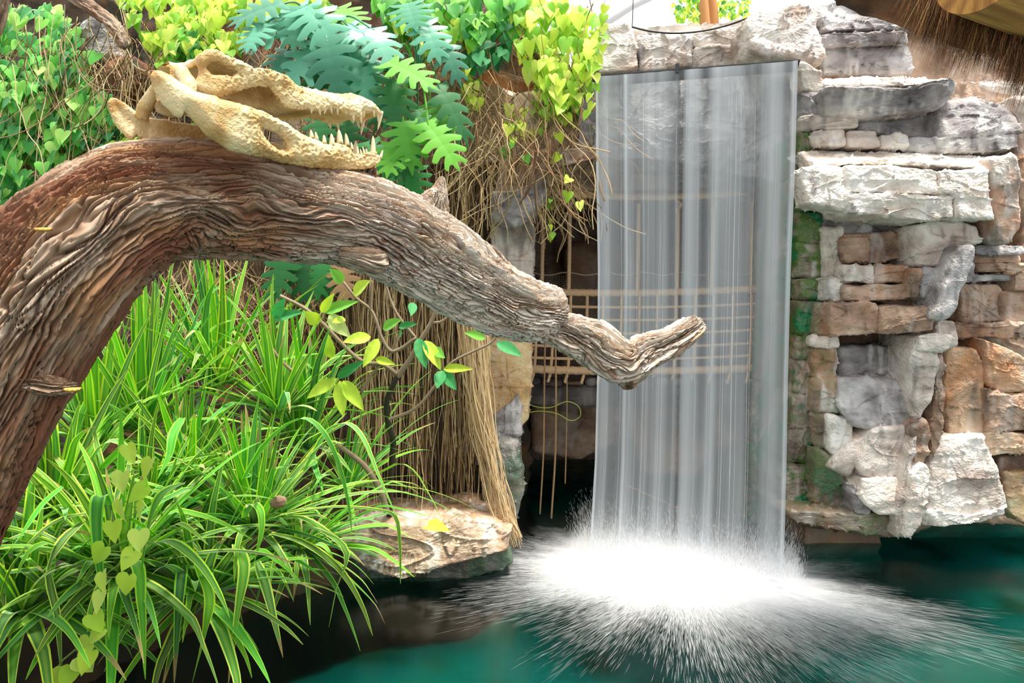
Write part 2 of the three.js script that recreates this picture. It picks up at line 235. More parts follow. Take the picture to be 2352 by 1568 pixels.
// the cliff beside the waterfall
const cliff = thing('wall_right', at(2080, 1235, 4.2).setY(0), 'pale artificial rock cliff of stacked blocks beside the waterfall', 'cliff', null, 'structure');
const blocks = (parent, list, name = 'rock_block') => { for (const [poly, d, o] of list) part(name, rock(poly, d, o), o.wet ? wetMat : rockMat, parent); };
const S = (o) => o; // options
blocks(cliff, [
  // core behind the blocks
  [[[1842, 120], [1900, 60], [2100, 30], [2420, 60], [2520, 300], [2520, 1225], [2200, 1190], [2060, 1215], [1850, 1200], [1842, 700]], 4.22, S({ t: 1.5, r: 0.05, style: 'brown', k: 1.6, res: 0.02, bulge: 0 })],
  // crown
  [[[1717, 58], [1735, 22], [1790, 2], [1850, -6], [1893, 4], [1884, 60], [1890, 120], [1880, 152], [1820, 142], [1760, 134], [1724, 118]], 4.05, S({ t: 0.7, r: 0.09, style: 'pale', ty: 0.25 })],
  [[[1880, 2], [1980, -20], [2090, 4], [2180, 30], [2170, 78], [2080, 70], [1980, 74], [1888, 80]], 4.2, S({ t: 0.6, r: 0.07, style: 'grey', ty: 0.5 })],
  [[[1886, 78], [1985, 72], [2085, 72], [2090, 100], [1990, 104], [1890, 106]], 4.14, S({ t: 0.5, r: 0.03, style: 'grey' })],
  [[[2085, 66], [2180, 40], [2240, 80], [2235, 130], [2190, 165], [2095, 166], [2090, 110]], 4.3, S({ t: 0.6, r: 0.06, style: 'grey', ty: 0.3 })],
  [[[1888, 104], [2088, 102], [2100, 168], [2000, 172], [1890, 172]], 4.18, S({ t: 0.5, r: 0.04, style: 'grey' })],
  [[[2225, 80], [2300, 90], [2420, 120], [2430, 240], [2350, 230], [2260, 215], [2200, 190]], 4.25, S({ t: 0.6, r: 0.1, style: 'pale', ty: 0.4 })],
  [[[1838, 140], [1892, 160], [1900, 200], [1893, 212], [1846, 208], [1836, 170]], 3.98, S({ t: 0.16, r: 0.03, style: 'white' })],
  // jutting ledge
  [[[1890, 172], [2010, 165], [2110, 166], [2185, 176], [2194, 196], [2060, 205], [1960, 204], [1893, 203]], 3.98, S({ t: 0.4, r: 0.03, style: 'white', ty: 1.6, bulge: 0.005 })],
  [[[1893, 201], [1970, 203], [2075, 204], [2150, 184], [2188, 180], [2196, 204], [2176, 236], [2150, 250], [2060, 258], [1975, 266], [1905, 258]], 3.86, S({ t: 0.5, r: 0.02, style: 'grey', ty: -0.25 })],
  [[[1838, 208], [1900, 205], [1906, 262], [1880, 276], [1842, 268]], 3.98, S({ t: 0.16, r: 0.03, style: 'grey' })],
  [[[1838, 268], [1900, 262], [1975, 268], [1970, 292], [1900, 300], [1845, 300]], 3.96, S({ t: 0.16, r: 0.02, style: 'pale' })],
  [[[1970, 264], [2060, 258], [2150, 250], [2160, 290], [2150, 318], [2060, 314], [1975, 300]], 4.06, S({ t: 0.4, r: 0.04, style: 'grey' })],
  [[[2150, 250], [2190, 222], [2260, 212], [2320, 232], [2346, 270], [2346, 310], [2270, 318], [2155, 322]], 3.95, S({ t: 0.6, r: 0.1, style: 'grey', ty: 0.5 })],
  [[[2330, 225], [2400, 220], [2440, 330], [2430, 480], [2350, 500], [2338, 380]], 4.0, S({ t: 0.6, r: 0.08, style: 'pale' })],
  // course of squared stones
  [box(1868, 294, 1945, 336), 3.94, S({ t: 0.16, r: 0.02, style: 'white', ty: 0.3 })],
  [box(1946, 298, 2022, 338), 3.93, S({ t: 0.4, r: 0.02, style: 'pale', ty: 0.3 })],
  [box(2023, 306, 2088, 340), 3.93, S({ t: 0.4, r: 0.02, style: 'white', ty: 0.3 })],
  [box(2089, 314, 2160, 345), 3.92, S({ t: 0.4, r: 0.02, style: 'grey', ty: 0.3 })],
  [[[2150, 320], [2260, 312], [2345, 300], [2348, 340], [2280, 352], [2160, 352]], 3.9, S({ t: 0.5, r: 0.04, style: 'grey', ty: 0.2 })],
  // broad sloping white shelf
  [[[1858, 336], [1950, 334], [2060, 338], [2160, 346], [2290, 346], [2300, 372], [2250, 392], [2150, 388], [2050, 384], [1940, 376], [1862, 392]], 3.86, S({ t: 0.16, r: 0.04, style: 'white', ty: 1.9, bulge: 0.01 })],
  [[[1852, 380], [1900, 366], [1945, 378], [1950, 430], [1945, 486], [1890, 478], [1850, 470], [1844, 420]], 3.7, S({ t: 0.16, r: 0.05, style: { ...ST.white, rust: 0.55 }, ty: 0.25 })],
  [[[1944, 376], [2050, 380], [2162, 388], [2160, 446], [2050, 444], [1946, 440]], 3.69, S({ t: 0.6, r: 0.03, style: 'white', ty: 0.2 })],
  [[[1944, 440], [2060, 446], [2195, 446], [2190, 500], [2130, 508], [2040, 496], [1950, 490]], 3.66, S({ t: 0.6, r: 0.03, style: 'white', ty: 0.1 })],
  [[[2162, 386], [2240, 390], [2276, 386], [2272, 440], [2280, 505], [2194, 502], [2192, 446], [2160, 446]], 3.66, S({ t: 0.6, r: 0.03, style: { ...ST.white, lime: 0.9, rust: 0.05 }, ty: 0.2 })],
  [[[2276, 360], [2340, 350], [2350, 420], [2346, 530], [2310, 560], [2290, 540], [2278, 450]], 3.68, S({ t: 0.6, r: 0.06, style: { ...ST.pale, rust: 0.8 } })],
  [[[2336, 360], [2430, 340], [2440, 560], [2350, 580]], 3.9, S({ t: 0.6, r: 0.06, style: 'brown' })],
  // beneath the overhang
  [[[1870, 486], [1960, 492], [2060, 500], [2120, 512], [2090, 545], [1960, 540], [1880, 530]], 3.96, S({ t: 0.4, r: 0.02, style: 'grey' })],
  [[[1938, 538], [2040, 534], [2095, 545], [2100, 590], [2000, 608], [1936, 604]], 3.9, S({ t: 0.5, r: 0.03, style: 'brown' })],
  [[[2100, 516], [2140, 506], [2205, 502], [2250, 520], [2262, 556], [2200, 572], [2184, 612], [2110, 612], [2095, 570]], 3.76, S({ t: 0.5, r: 0.05, style: 'pale' })],
  [[[2204, 568], [2222, 564], [2243, 568], [2236, 606], [2216, 656], [2200, 700], [2188, 728], [2168, 734], [2148, 730], [2160, 686], [2176, 640], [2192, 600]], 3.62, S({ t: 0.2, r: 0.03, style: 'grey', k: 0.5 })],
  [[[2120, 612], [2180, 614], [2160, 690], [2112, 690]], 3.74, S({ t: 0.4, r: 0.02, style: 'grey' })],
  [[[2092, 612], [2120, 614], [2112, 688], [2090, 688]], 3.74, S({ t: 0.4, r: 0.015, style: 'brown' })],
  // dark strata
  [box(2240, 562, 2352, 584), 3.82, S({ t: 0.4, r: 0.012, style: 'grey' })],
  [box(2232, 584, 2345, 604), 3.86, S({ t: 0.4, r: 0.012, style: 'brown' })],
  [box(2244, 604, 2360, 626), 3.84, S({ t: 0.4, r: 0.012, style: 'brown' })],
  [box(2226, 626, 2330, 648), 3.9, S({ t: 0.4, r: 0.012, style: 'grey' })],
  [box(2330, 626, 2420, 668), 3.86, S({ t: 0.4, r: 0.015, style: 'brown' })],
  [box(2205, 650, 2300, 742), 3.92, S({ t: 0.5, r: 0.03, style: 'brown' })],
  [box(2302, 668, 2420, 746), 3.9, S({ t: 0.5, r: 0.03, style: 'brown' })],
  [box(2196, 742, 2420, 776), 3.86, S({ t: 0.5, r: 0.02, style: 'brown' })],
  // courses of brown blocks
  [box(1935, 606, 2010, 652), 3.82, S({ t: 0.4, r: 0.02, style: 'pale' })],
  [box(2010, 606, 2094, 650), 3.81, S({ t: 0.4, r: 0.02, style: 'brown' })],
  [box(1940, 652, 2090, 692), 3.79, S({ t: 0.4, r: 0.02, style: 'brown' })],
  [box(1905, 694, 2022, 768), 3.75, S({ t: 0.4, r: 0.025, style: 'brown' })],
  [[[2028, 700], [2090, 696], [2150, 702], [2146, 762], [2080, 770], [2026, 770]], 3.71, S({ t: 0.45, r: 0.025, style: 'brown' })],
  [box(1935, 545, 2000, 604), 3.86, S({ t: 0.4, r: 0.02, style: 'brown' })],
  [box(2176, 600, 2240, 650), 3.8, S({ t: 0.4, r: 0.02, style: 'grey' })],
  [box(2150, 735, 2200, 800), 3.74, S({ t: 0.4, r: 0.02, style: 'pale' })],
  [[[2110, 770], [2150, 762], [2190, 770], [2176, 806], [2110, 808]], 3.68, S({ t: 0.4, r: 0.02, style: 'pale' })],
  // recess and bulging middle
  [[[1925, 800], [2000, 796], [2096, 800], [2090, 862], [2000, 868], [1930, 872]], 3.96, S({ t: 0.4, r: 0.03, style: 'grey' })],
  [[[1930, 870], [2010, 866], [2092, 872], [2106, 920], [2096, 985], [2020, 990], [1960, 980], [1926, 930]], 3.8, S({ t: 0.5, r: 0.06, style: 'grey', ty: 0.25 })],
  [[[2100, 804], [2150, 800], [2164, 830], [2150, 900], [2110, 968], [2096, 900]], 3.7, S({ t: 0.5, r: 0.05, style: 'pale' })],
  [[[1900, 950], [1960, 966], [1965, 1010], [1940, 1060], [1905, 1040]], 3.82, S({ t: 0.5, r: 0.04, style: { ...ST.white, moss: 0.15 } })],
  [[[2016, 986], [2098, 980], [2096, 1010], [2080, 1080], [2030, 1110], [1976, 1096], [1968, 1050], [1990, 1010]], 3.72, S({ t: 0.5, r: 0.04, style: 'pale', ty: 0.15 })],
  [[[1966, 1010], [2014, 988], [1996, 1020], [1974, 1060], [1955, 1100], [1905, 1076], [1935, 1040]], 3.76, S({ t: 0.5, r: 0.03, style: { ...ST.pale, rust: 0.7, lime: 0.5 } })],
  [[[1985, 1100], [2072, 1096], [2072, 1180], [2010, 1178], [1975, 1140]], 3.66, S({ t: 0.5, r: 0.03, style: 'white', ty: 0.2 })],
  [[[2060, 1150], [2090, 1020], [2110, 1000], [2096, 1090], [2078, 1236], [2058, 1236]], 3.64, S({ t: 0.4, r: 0.02, style: 'pale' })],
  [[[2098, 985], [2130, 960], [2142, 1000], [2130, 1060], [2112, 1090], [2096, 1050]], 3.66, S({ t: 0.4, r: 0.03, style: 'brown' })],
  [[[2092, 1090], [2126, 1060], [2140, 1080], [2118, 1200], [2094, 1238], [2078, 1238], [2086, 1160]], 3.6, S({ t: 0.4, r: 0.025, style: 'white' })],
  [[[2148, 830], [2168, 812], [2172, 900], [2168, 1000], [2146, 1060], [2132, 1000], [2146, 930]], 3.72, S({ t: 0.4, r: 0.03, style: 'brown' })],
  // tall right hand pillars
  [[[2174, 800], [2240, 800], [2266, 840], [2264, 1000], [2180, 1004], [2168, 900]], 3.78, S({ t: 0.5, r: 0.04, style: { ...ST.tan, rust: 0.9 } })],
  [[[2160, 1004], [2264, 1000], [2290, 1060], [2312, 1150], [2310, 1184], [2220, 1200], [2126, 1194], [2136, 1080]], 3.7, S({ t: 0.6, r: 0.06, style: 'pale', ty: 0.1 })],
  [[[2124, 1170], [2220, 1182], [2310, 1166], [2308, 1184], [2250, 1204], [2120, 1210]], 3.67, S({ t: 0.5, r: 0.02, style: 'white' })],
  [[[2264, 776], [2330, 800], [2380, 840], [2372, 900], [2300, 905], [2264, 880]], 3.76, S({ t: 0.5, r: 0.04, style: { ...ST.tan, rust: 0.9 } })],
  [[[2264, 890], [2330, 905], [2400, 900], [2410, 1000], [2330, 990], [2270, 996]], 3.74, S({ t: 0.5, r: 0.04, style: 'brown' })],
  [box(2268, 992, 2420, 1046), 3.74, S({ t: 0.5, r: 0.025, style: 'tan' })],
  [box(2296, 1046, 2430, 1092), 3.82, S({ t: 0.5, r: 0.02, style: 'brown' })],
  [[[2312, 1090], [2430, 1070], [2440, 1210], [2350, 1204], [2316, 1180]], 3.76, S({ t: 0.5, r: 0.04, style: 'sand' })],
  // mossy flank next to the falling water
  [box(1836, 300, 1872, 400), 3.98, S({ t: 0.7, r: 0.03, style: 'moss', wet: 1 })],
  [box(1832, 400, 1862, 492), 3.98, S({ t: 0.7, r: 0.03, style: 'moss', wet: 1 })],
  [box(1832, 486, 1890, 560), 3.95, S({ t: 0.7, r: 0.05, style: 'moss', wet: 1 })],
  [box(1826, 556, 1895, 640), 3.96, S({ t: 0.7, r: 0.05, style: { ...ST.moss, lime: 0.5 }, wet: 1 })],
  [box(1890, 520, 1942, 640), 3.92, S({ t: 0.6, r: 0.05, style: { ...ST.white, moss: 0.15 } })],
  [box(1836, 640, 1886, 690), 3.9, S({ t: 0.7, r: 0.04, style: 'moss', wet: 1 })],
  [box(1886, 640, 1942, 692), 3.85, S({ t: 0.6, r: 0.04, style: { ...ST.white, moss: 0.12 } })],
  [box(1832, 690, 1876, 770), 3.9, S({ t: 0.7, r: 0.04, style: 'moss', wet: 1 })],
  [box(1872, 694, 1912, 770), 3.84, S({ t: 0.6, r: 0.03, style: 'mossy' })],
  [box(1826, 768, 1870, 826), 3.92, S({ t: 0.7, r: 0.04, style: 'moss', wet: 1 })],
  [box(1866, 770, 1930, 800), 3.84, S({ t: 0.6, r: 0.02, style: 'white' })],
  [box(1866, 800, 1926, 870), 3.86, S({ t: 0.6, r: 0.04, style: 'mossy' })],
  [box(1824, 824, 1870, 906), 3.94, S({ t: 0.7, r: 0.04, style: 'moss', wet: 1 })],
  [box(1866, 868, 1936, 950), 3.84, S({ t: 0.6, r: 0.04, style: 'mossy' })],
  [box(1816, 904, 1880, 984), 3.94, S({ t: 0.7, r: 0.05, style: 'moss', wet: 1 })],
  [box(1874, 944, 1912, 1030), 3.86, S({ t: 0.6, r: 0.04, style: 'mossy' })],
  [box(1806, 980, 1880, 1070), 3.95, S({ t: 0.7, r: 0.05, style: 'moss', wet: 1 })],
  [[[1872, 1030], [1906, 1040], [1940, 1090], [1970, 1130], [1975, 1180], [1900, 1180], [1866, 1150]], 3.83, S({ t: 0.6, r: 0.04, style: { ...ST.moss, moss: 0.6 } })],
  [[[1800, 1066], [1875, 1068], [1890, 1130], [1880, 1180], [1806, 1176]], 3.92, S({ t: 0.7, r: 0.05, style: 'moss', wet: 1 })],
  [[[1812, 1174], [1900, 1176], [2010, 1178], [2064, 1184], [2070, 1238], [2000, 1230], [1900, 1214], [1826, 1196]], 3.72, S({ t: 0.6, r: 0.05, style: { ...ST.moss, moss: 0.6 }, wet: 1 })],
  [[[1955, 1126], [1990, 1118], [2010, 1150], [2000, 1184], [1965, 1180]], 3.7, S({ t: 0.4, r: 0.03, style: 'grey' })],
]);
// foot of the cliff, set back in the dark under its overhang
part('foot_rock', rock([[1770, 1150], [1850, 1130], [2100, 1140], [2500, 1130], [2560, 1330], [2100, 1330], [1780, 1320]], 4.75, { t: 0.8, r: 0.1, style: 'brown', res: 0.03 }), wetMat, cliff);

// rocks behind and around the lip of the fall
const lipRocks = thing('wall_back', at(1550, 400, 4.4).setY(0), 'grey rock face and cave mouth behind the waterfall', 'rock wall', null, 'structure');
blocks(lipRocks, [
  [[[1392, 44], [1440, 46], [1456, 68], [1466, 110], [1462, 166], [1400, 172], [1370, 172], [1368, 90]], 4.35, S({ t: 0.5, r: 0.06, style: 'pale', ty: 0.2 })],
  [[[1464, 74], [1530, 76], [1596, 70], [1594, 150], [1560, 158], [1470, 168]], 4.4, S({ t: 0.5, r: 0.05, style: 'pale', ty: 0.15 })],
  [[[1460, 66], [1530, 58], [1610, 52], [1612, 72], [1540, 78], [1466, 78]], 4.5, S({ t: 0.4, r: 0.03, style: 'white' })],
  [[[1596, 74], [1660, 64], [1716, 58], [1720, 100], [1660, 104], [1598, 106]], 4.38, S({ t: 0.5, r: 0.03, style: 'white' })],
  [[[1598, 104], [1660, 102], [1722, 98], [1724, 144], [1660, 152], [1598, 158]], 4.34, S({ t: 0.5, r: 0.04, style: 'pale' })],
  [[[1610, 56], [1660, 50], [1716, 40], [1718, 62], [1612, 72]], 4.6, S({ t: 0.4, r: 0.03, style: 'pale' })],
  // face behind the water
  [[[1330, 186], [1460, 176], [1560, 168], [1566, 250], [1560, 372], [1480, 366], [1340, 362]], 4.42, S({ t: 1.2, r: 0.04, style: 'grey', wet: 1 })],
  [[[1560, 168], [1700, 158], [1845, 150], [1850, 300], [1850, 428], [1740, 408], [1640, 388], [1560, 374]], 4.38, S({ t: 1.2, r: 0.04, style: 'grey', wet: 1 })],
  // strip and lintel left of the water
  [[[1338, 182], [1370, 190], [1372, 250], [1366, 330], [1340, 350], [1326, 340], [1330, 250]], 4.12, S({ t: 0.5, r: 0.03, style: 'grey' })],
  [[[1180, 215], [1260, 205], [1330, 215], [1332, 340], [1320, 356], [1240, 352], [1170, 330]], 4.2, S({ t: 0.8, r: 0.05, style: 'tan' })],
  [[[1150, 330], [1240, 340], [1372, 336], [1372, 366], [1290, 372], [1262, 400], [1240, 440], [1190, 470], [1140, 460]], 4.1, S({ t: 0.8, r: 0.05, style: 'brown' })],
  [[[1130, 440], [1200, 430], [1262, 406], [1256, 450], [1225, 490], [1180, 520], [1130, 510]], 4.06, S({ t: 0.8, r: 0.06, style: 'grey' })],
]);
part('cave_roof', rock([[1180, 340], [1400, 350], [1900, 380], [2000, 420], [2000, 470], [1600, 440], [1180, 440]], 5.0, { t: 2.6, r: 0.1, style: 'brown', res: 0.04 }), rockMat, lipRocks);
part('cave_back', rock([[1000, 250], [2100, 250], [2150, 700], [2150, 1250], [1500, 1250], [1000, 1230]], 6.6, { t: 0.5, r: 0.1, style: 'brown', res: 0.03, k: 2.5 }), rockMat, lipRocks);
blocks(lipRocks, [
  [[[1225, 880], [1330, 900], [1400, 920], [1460, 940], [1440, 1010], [1330, 1060], [1220, 1040]], 5.6, S({ t: 0.6, r: 0.08, style: 'brown', res: 0.02 })],
  [[[1440, 930], [1560, 900], [1640, 930], [1650, 1040], [1600, 1100], [1470, 1090]], 5.5, S({ t: 0.6, r: 0.1, style: 'brown', res: 0.02 })],
  [[[1640, 920], [1760, 890], [1850, 910], [1860, 1120], [1740, 1130], [1650, 1060]], 5.2, S({ t: 0.6, r: 0.1, style: 'brown', res: 0.02 })],
  [[[1700, 1060], [1800, 1040], [1860, 1100], [1860, 1230], [1760, 1230], [1690, 1180]], 4.7, S({ t: 0.6, r: 0.1, style: 'moss', res: 0.02 })],
  [[[1300, 560], [1400, 540], [1480, 600], [1470, 900], [1290, 900]], 6.2, S({ t: 0.4, r: 0.1, style: 'brown', res: 0.03 })],
], 'cave_rock');
// side and top of the cave, so that daylight comes in through its mouth only
const slab = (name, w, h, d, x, y, z, parent, style) => { const g = new THREE.BoxGeometry(w, h, d, Math.ceil(w * 8), Math.ceil(h * 8), Math.ceil(d * 8)); g.translate(x, y, z); const a = g.attributes.position.array, col = new Float32Array(a.length), c = new THREE.Color(); for (let i = 0; i < a.length; i += 3) { const q = 0.1 * fbm(a[i] * 1.7, a[i + 1] * 1.7, a[i + 2] * 1.7, 3); a[i] += q; a[i + 1] += q; a[i + 2] += q * 0.6; rockColor(a[i], a[i + 1], a[i + 2], ST[style], c); c.toArray(col, i); } g.setAttribute('color', new THREE.BufferAttribute(col, 3)); g.computeVertexNormals(); return part(name, g, rockMat, parent); };
slab('cave_side', 0.5, 3.4, 2.6, 2.05, 1.2, -5.6, lipRocks, 'brown');
slab('cave_top', 4.6, 0.5, 2.8, 0.7, 2.65, -6.0, lipRocks, 'brown');
slab('cave_side', 0.4, 2.6, 1.6, -0.25, 0.9, -6.2, lipRocks, 'brown');
// ---------------------------------------------------------------- the fallen tree
const woodBump = dataTex(512, (u, v) => { let s = 0.5; for (const [k, kv, a] of [[60, 3, 0.22], [110, 7, 0.16], [24, 2, 0.15]]) s += a * torus(u, v, k, kv, n3, k); return [s, s, s]; });
const woodMat = std({ vertexColors: true, roughness: 0.88, bumpMap: woodBump, bumpScale: 0.009 });
const WOOD = { ash: hex('#c4b19c'), tan: hex('#8a6a4d'), red: hex('#75432a'), deep: hex('#6a4a34'), gold: hex('#c79a68'), silver: hex('#f0e8dd') };
function limb(C, { nS, nT, flip = 0.72, knots = [], groove = 1, freq = 26, along = 2.6, seed = 0, tint = () => 0, endRound = 0.05, wave = 0.05, stretch = null, lines = 10.5 }) {
  // C: [px, py, depth, radius in pixels]; a bar whose grain runs along it, swirls round its knots and is cut by grooves
  const pts = C.map(([x, y, d]) => at(x, y, d)), rad = C.map(([, , d, r]) => r / F * d), curve = new THREE.CatmullRomCurve3(pts, false, 'centripetal'), L = curve.getLength();
  const pos = new Float32Array((nS + 1) * nT * 3 + 6), col = new Float32Array(pos.length), uv = new Float32Array(pos.length / 3 * 2), idx = [], c = new THREE.Color(), t = V(), u = V(), w = V();
  const view = V(), ths = []; for (let k = 0; k < nT; k++) { const q = k / nT; ths.push(q < flip ? lerp(-1.0, 1.0, q / flip) * Math.PI * 0.62 : lerp(0.62, 1.38, (q - flip) / (1 - flip)) * Math.PI); }
  for (let i = 0; i <= nS; i++) {
    const f = i / nS, p = curve.getPoint(f), k = f * (C.length - 1), a = Math.min(Math.floor(k), C.length - 2), kf = k - a, sm = kf; t.copy(curve.getTangent(f));
    let r0 = lerp(rad[a], rad[a + 1], sm), s = f * L; const e = (1 - f) * L; if (e < endRound) r0 *= Math.sqrt(Math.max(0.0, 1 - (1 - e / endRound) ** 2)) * 0.9 + 0.1;
    view.copy(p).sub(camera.position).negate().normalize(); view.addScaledVector(t, -view.dot(t)).normalize(); u.copy(view); w.crossVectors(t, u); // theta 0 faces the path, +90 up
    for (let j = 0; j < nT; j++) {
      const th = ths[j]; let dx = Math.cos(th), dy = Math.sin(th), S = s, T = th, lump = 0, hole = 0;
      for (const [ks, kt, kr, kh] of knots) { let ds = s - ks * L, dt = (th - kt) * r0 * 1.0; const q = Math.hypot(ds * 0.75, dt) / kr, ex = Math.exp(-q * q * 0.55); T -= dt / r0 * 0.82 * ex; S += ds * 0.3 * ex; lump += kh * Math.exp(-q * q * 0.9); if (q < 0.62) hole = Math.max(hole, 1 - q / 0.62); }
      const cx = Math.cos(T) * r0, cy = Math.sin(T) * r0, wv = wave * 0.5 * fbm(cx * 4 + seed, cy * 4, S * 2.4, 2) + 0.0045 * n3b(cx * 7, cy * 7, S * 9 + seed);
      const gx = (cx + wv) * freq, gy = (cy + wv * 0.8) * freq, gz = S * along + seed;
      const n1 = n3(gx, gy, gz), nA = n3b(gx * 2.1, gy * 2.1, gz * 1.7), nB = n3(gx * 4.4, gy * 4.4, gz * 2.6);
      const deep = 1 - sst(0.0, 0.17, Math.abs(n1)), fine = 1 - sst(0, 0.28, Math.abs(nA)), mask = sst(-0.55, 0.25, n3b(cx * 3 + 5, cy * 3, S * 1.6 + seed));
      const G = T * lines + 1.7 * fbm(cx * 6 + seed, cy * 6, S * 2.0, 2) + 0.75 * n3(cx * 17, cy * 17, S * 3.2 + seed) + 0.3 * n3b(cx * 28, cy * 28, S * 13 + seed), gs = 0.5 + 0.5 * Math.sin(6.2832 * G), line = gs ** 5, line2 = (0.5 + 0.5 * Math.sin(6.2832 * (G * 2.37 + 0.8 * n1))) ** 4, mk = 0.5 + 0.5 * sst(-0.5, 0.35, n3b(cx * 5, cy * 5, S * 2.2 + seed));
      let h = lump + 0.022 * fbm(dx * 1.3 + seed, dy * 1.3, s * 2.1, 3) + groove * (0.0055 * n1 - 0.024 * deep * mask - 0.024 * line * mk - 0.006 * line2 + 0.003 * (0.5 - gs) - 0.004 * fine * mask + 0.0015 * nB) - hole * hole * 0.012;
      if (stretch) h += stretch(f, th, r0);
      const o = (i * nT + j) * 3, r = r0 + h * clamp(r0 / 0.05);
      pos[o] = p.x + (u.x * dx + w.x * dy) * r; pos[o + 1] = p.y + (u.y * dx + w.y * dy) * r; pos[o + 2] = p.z + (u.z * dx + w.z * dy) * r;
      uv[o / 3 * 2] = (T * 0.16) * 1.5; uv[o / 3 * 2 + 1] = S * 1.1;
      const g = 0.5 + 0.5 * n3(gx * 1.3 + 31, gy * 1.3, gz), pt = fbm(cx * 5 + 17, cy * 5, S * 1.9 + seed, 3), ti = tint(f, th);
      c.copy(WOOD.tan).lerp(WOOD.ash, clamp(g * 0.8 + pt * 0.9 + ti)).lerp(WOOD.red, clamp(sst(0.05, 0.55, -pt - ti * 0.7) * 0.8)).lerp(WOOD.gold, 0.35 * sst(0.25, 0.6, n3b(cx * 8, cy * 8, S * 2.4 + 50))).lerp(WOOD.deep, 0.6 * sst(0.1, 0.7, n3b(gx * 1.5 + 77, gy * 1.5, gz * 1.2))).lerp(WOOD.silver, clamp(ti * 0.8) * sst(0.15, 0.6, g));
      col[o] = c.r; col[o + 1] = c.g; col[o + 2] = c.b;
    }
  }
  for (let i = 0; i < nS; i++) for (let j = 0; j < nT; j++) { const a = i * nT + j, b = i * nT + (j + 1) % nT; idx.push(a, b, a + nT, b, b + nT, a + nT); }
  const o = (nS + 1) * nT, e0 = curve.getPoint(0), e1 = curve.getPoint(1); e0.toArray(pos, o * 3); e1.toArray(pos, o * 3 + 3); WOOD.tan.toArray(col, o * 3); WOOD.ash.toArray(col, o * 3 + 3);
  for (let j = 0; j < nT; j++) { idx.push(o, (j + 1) % nT, j); idx.push(o + 1, nS * nT + j, nS * nT + (j + 1) % nT); }
  return geo(pos, idx, { uv, col });
}
const trunkLine = [[-470, 2190, 1.6, 215], [-420, 1820, 1.6, 198], [-330, 1500, 1.62, 190], [-230, 1250, 1.66, 186], [-95, 985, 1.7, 178], [45, 745, 1.75, 172], [175, 575, 1.8, 160], [305, 482, 1.9, 147], [430, 455, 1.99, 135], [560, 465, 2.09, 126], [700, 486, 2.2, 117], [820, 506, 2.28, 113], [920, 548, 2.33, 110], [1010, 603, 2.38, 100], [1100, 660, 2.43, 88], [1190, 703, 2.48, 75], [1250, 718, 2.53, 62], [1288, 722, 2.56, 50]];
const tree = thing('fallen_tree', at(-470, 2190, 1.6), 'weathered arching dead tree trunk with deep wavy grain carrying the skull', 'tree trunk');
part('trunk', limb(trunkLine, { nS: 1000, nT: 430, wave: 0.05, freq: 52, along: 2.6, knots: [[0.519, 0.12, 0.055, 0.012], [0.766, -0.72, 0.045, 0.03], [0.824, 0.62, 0.03, -0.01], [0.881, 0.1, 0.03, -0.014], [0.453, 0.75, 0.05, 0.02], [0.356, -0.2, 0.05, 0.008]], tint: (f) => lerp(-0.28, 0.6, sst(0.36, 0.85, f)) }), woodMat, tree);
part('branch_tip', limb([[1225, 752, 2.5, 26], [1262, 752, 2.52, 36], [1310, 768, 2.55, 45], [1360, 788, 2.58, 54], [1405, 822, 2.6, 52], [1440, 834, 2.62, 50], [1490, 806, 2.64, 40], [1540, 785, 2.67, 36], [1585, 757, 2.7, 30], [1606, 741, 2.72, 22]], { nS: 380, nT: 220, lines: 4, wave: 0.03, freq: 48, along: 4, seed: 40, groove: 0.85, endRound: 0.012, knots: [[0.45, 0.5, 0.022, 0.012], [0.26, 0.9, 0.02, 0.01]], tint: () => 0.35 }), woodMat, tree);
part('branch_stub', limb([[1425, 830, 2.61, 34], [1436, 858, 2.61, 28], [1444, 880, 2.61, 20], [1447, 894, 2.61, 13]], { lines: 3, nS: 90, nT: 90, wave: 0.02, freq: 60, along: 5, seed: 60, groove: 0.7, endRound: 0.01, tint: () => 0.1 }), woodMat, tree);
part('branch_stub', limb([[985, 490, 2.36, 52], [1000, 462, 2.35, 34], [1010, 438, 2.35, 20], [1016, 404, 2.35, 5]], { lines: 4, nS: 120, nT: 100, wave: 0.02, freq: 55, along: 5, seed: 80, groove: 0.8, endRound: 0.01, tint: () => 0.3 }), woodMat, tree);
part('branch_stub', limb([[838, 440, 2.28, 36], [848, 405, 2.3, 24], [856, 382, 2.32, 10]], { lines: 3, nS: 60, nT: 70, wave: 0.02, freq: 55, along: 5, seed: 90, groove: 0.8, endRound: 0.01, tint: () => 0.1 }), woodMat, tree);
part('trunk_burl', limb([[780, 585, 2.16, 18], [830, 592, 2.17, 27], [866, 600, 2.18, 31], [890, 600, 2.2, 18]], { lines: 3, nS: 140, nT: 110, wave: 0.02, freq: 40, along: 4, seed: 110, groove: 0.5, endRound: 0.03, knots: [[0.85, 0, 0.02, 0.006]], tint: () => 0.0 }), woodMat, tree);
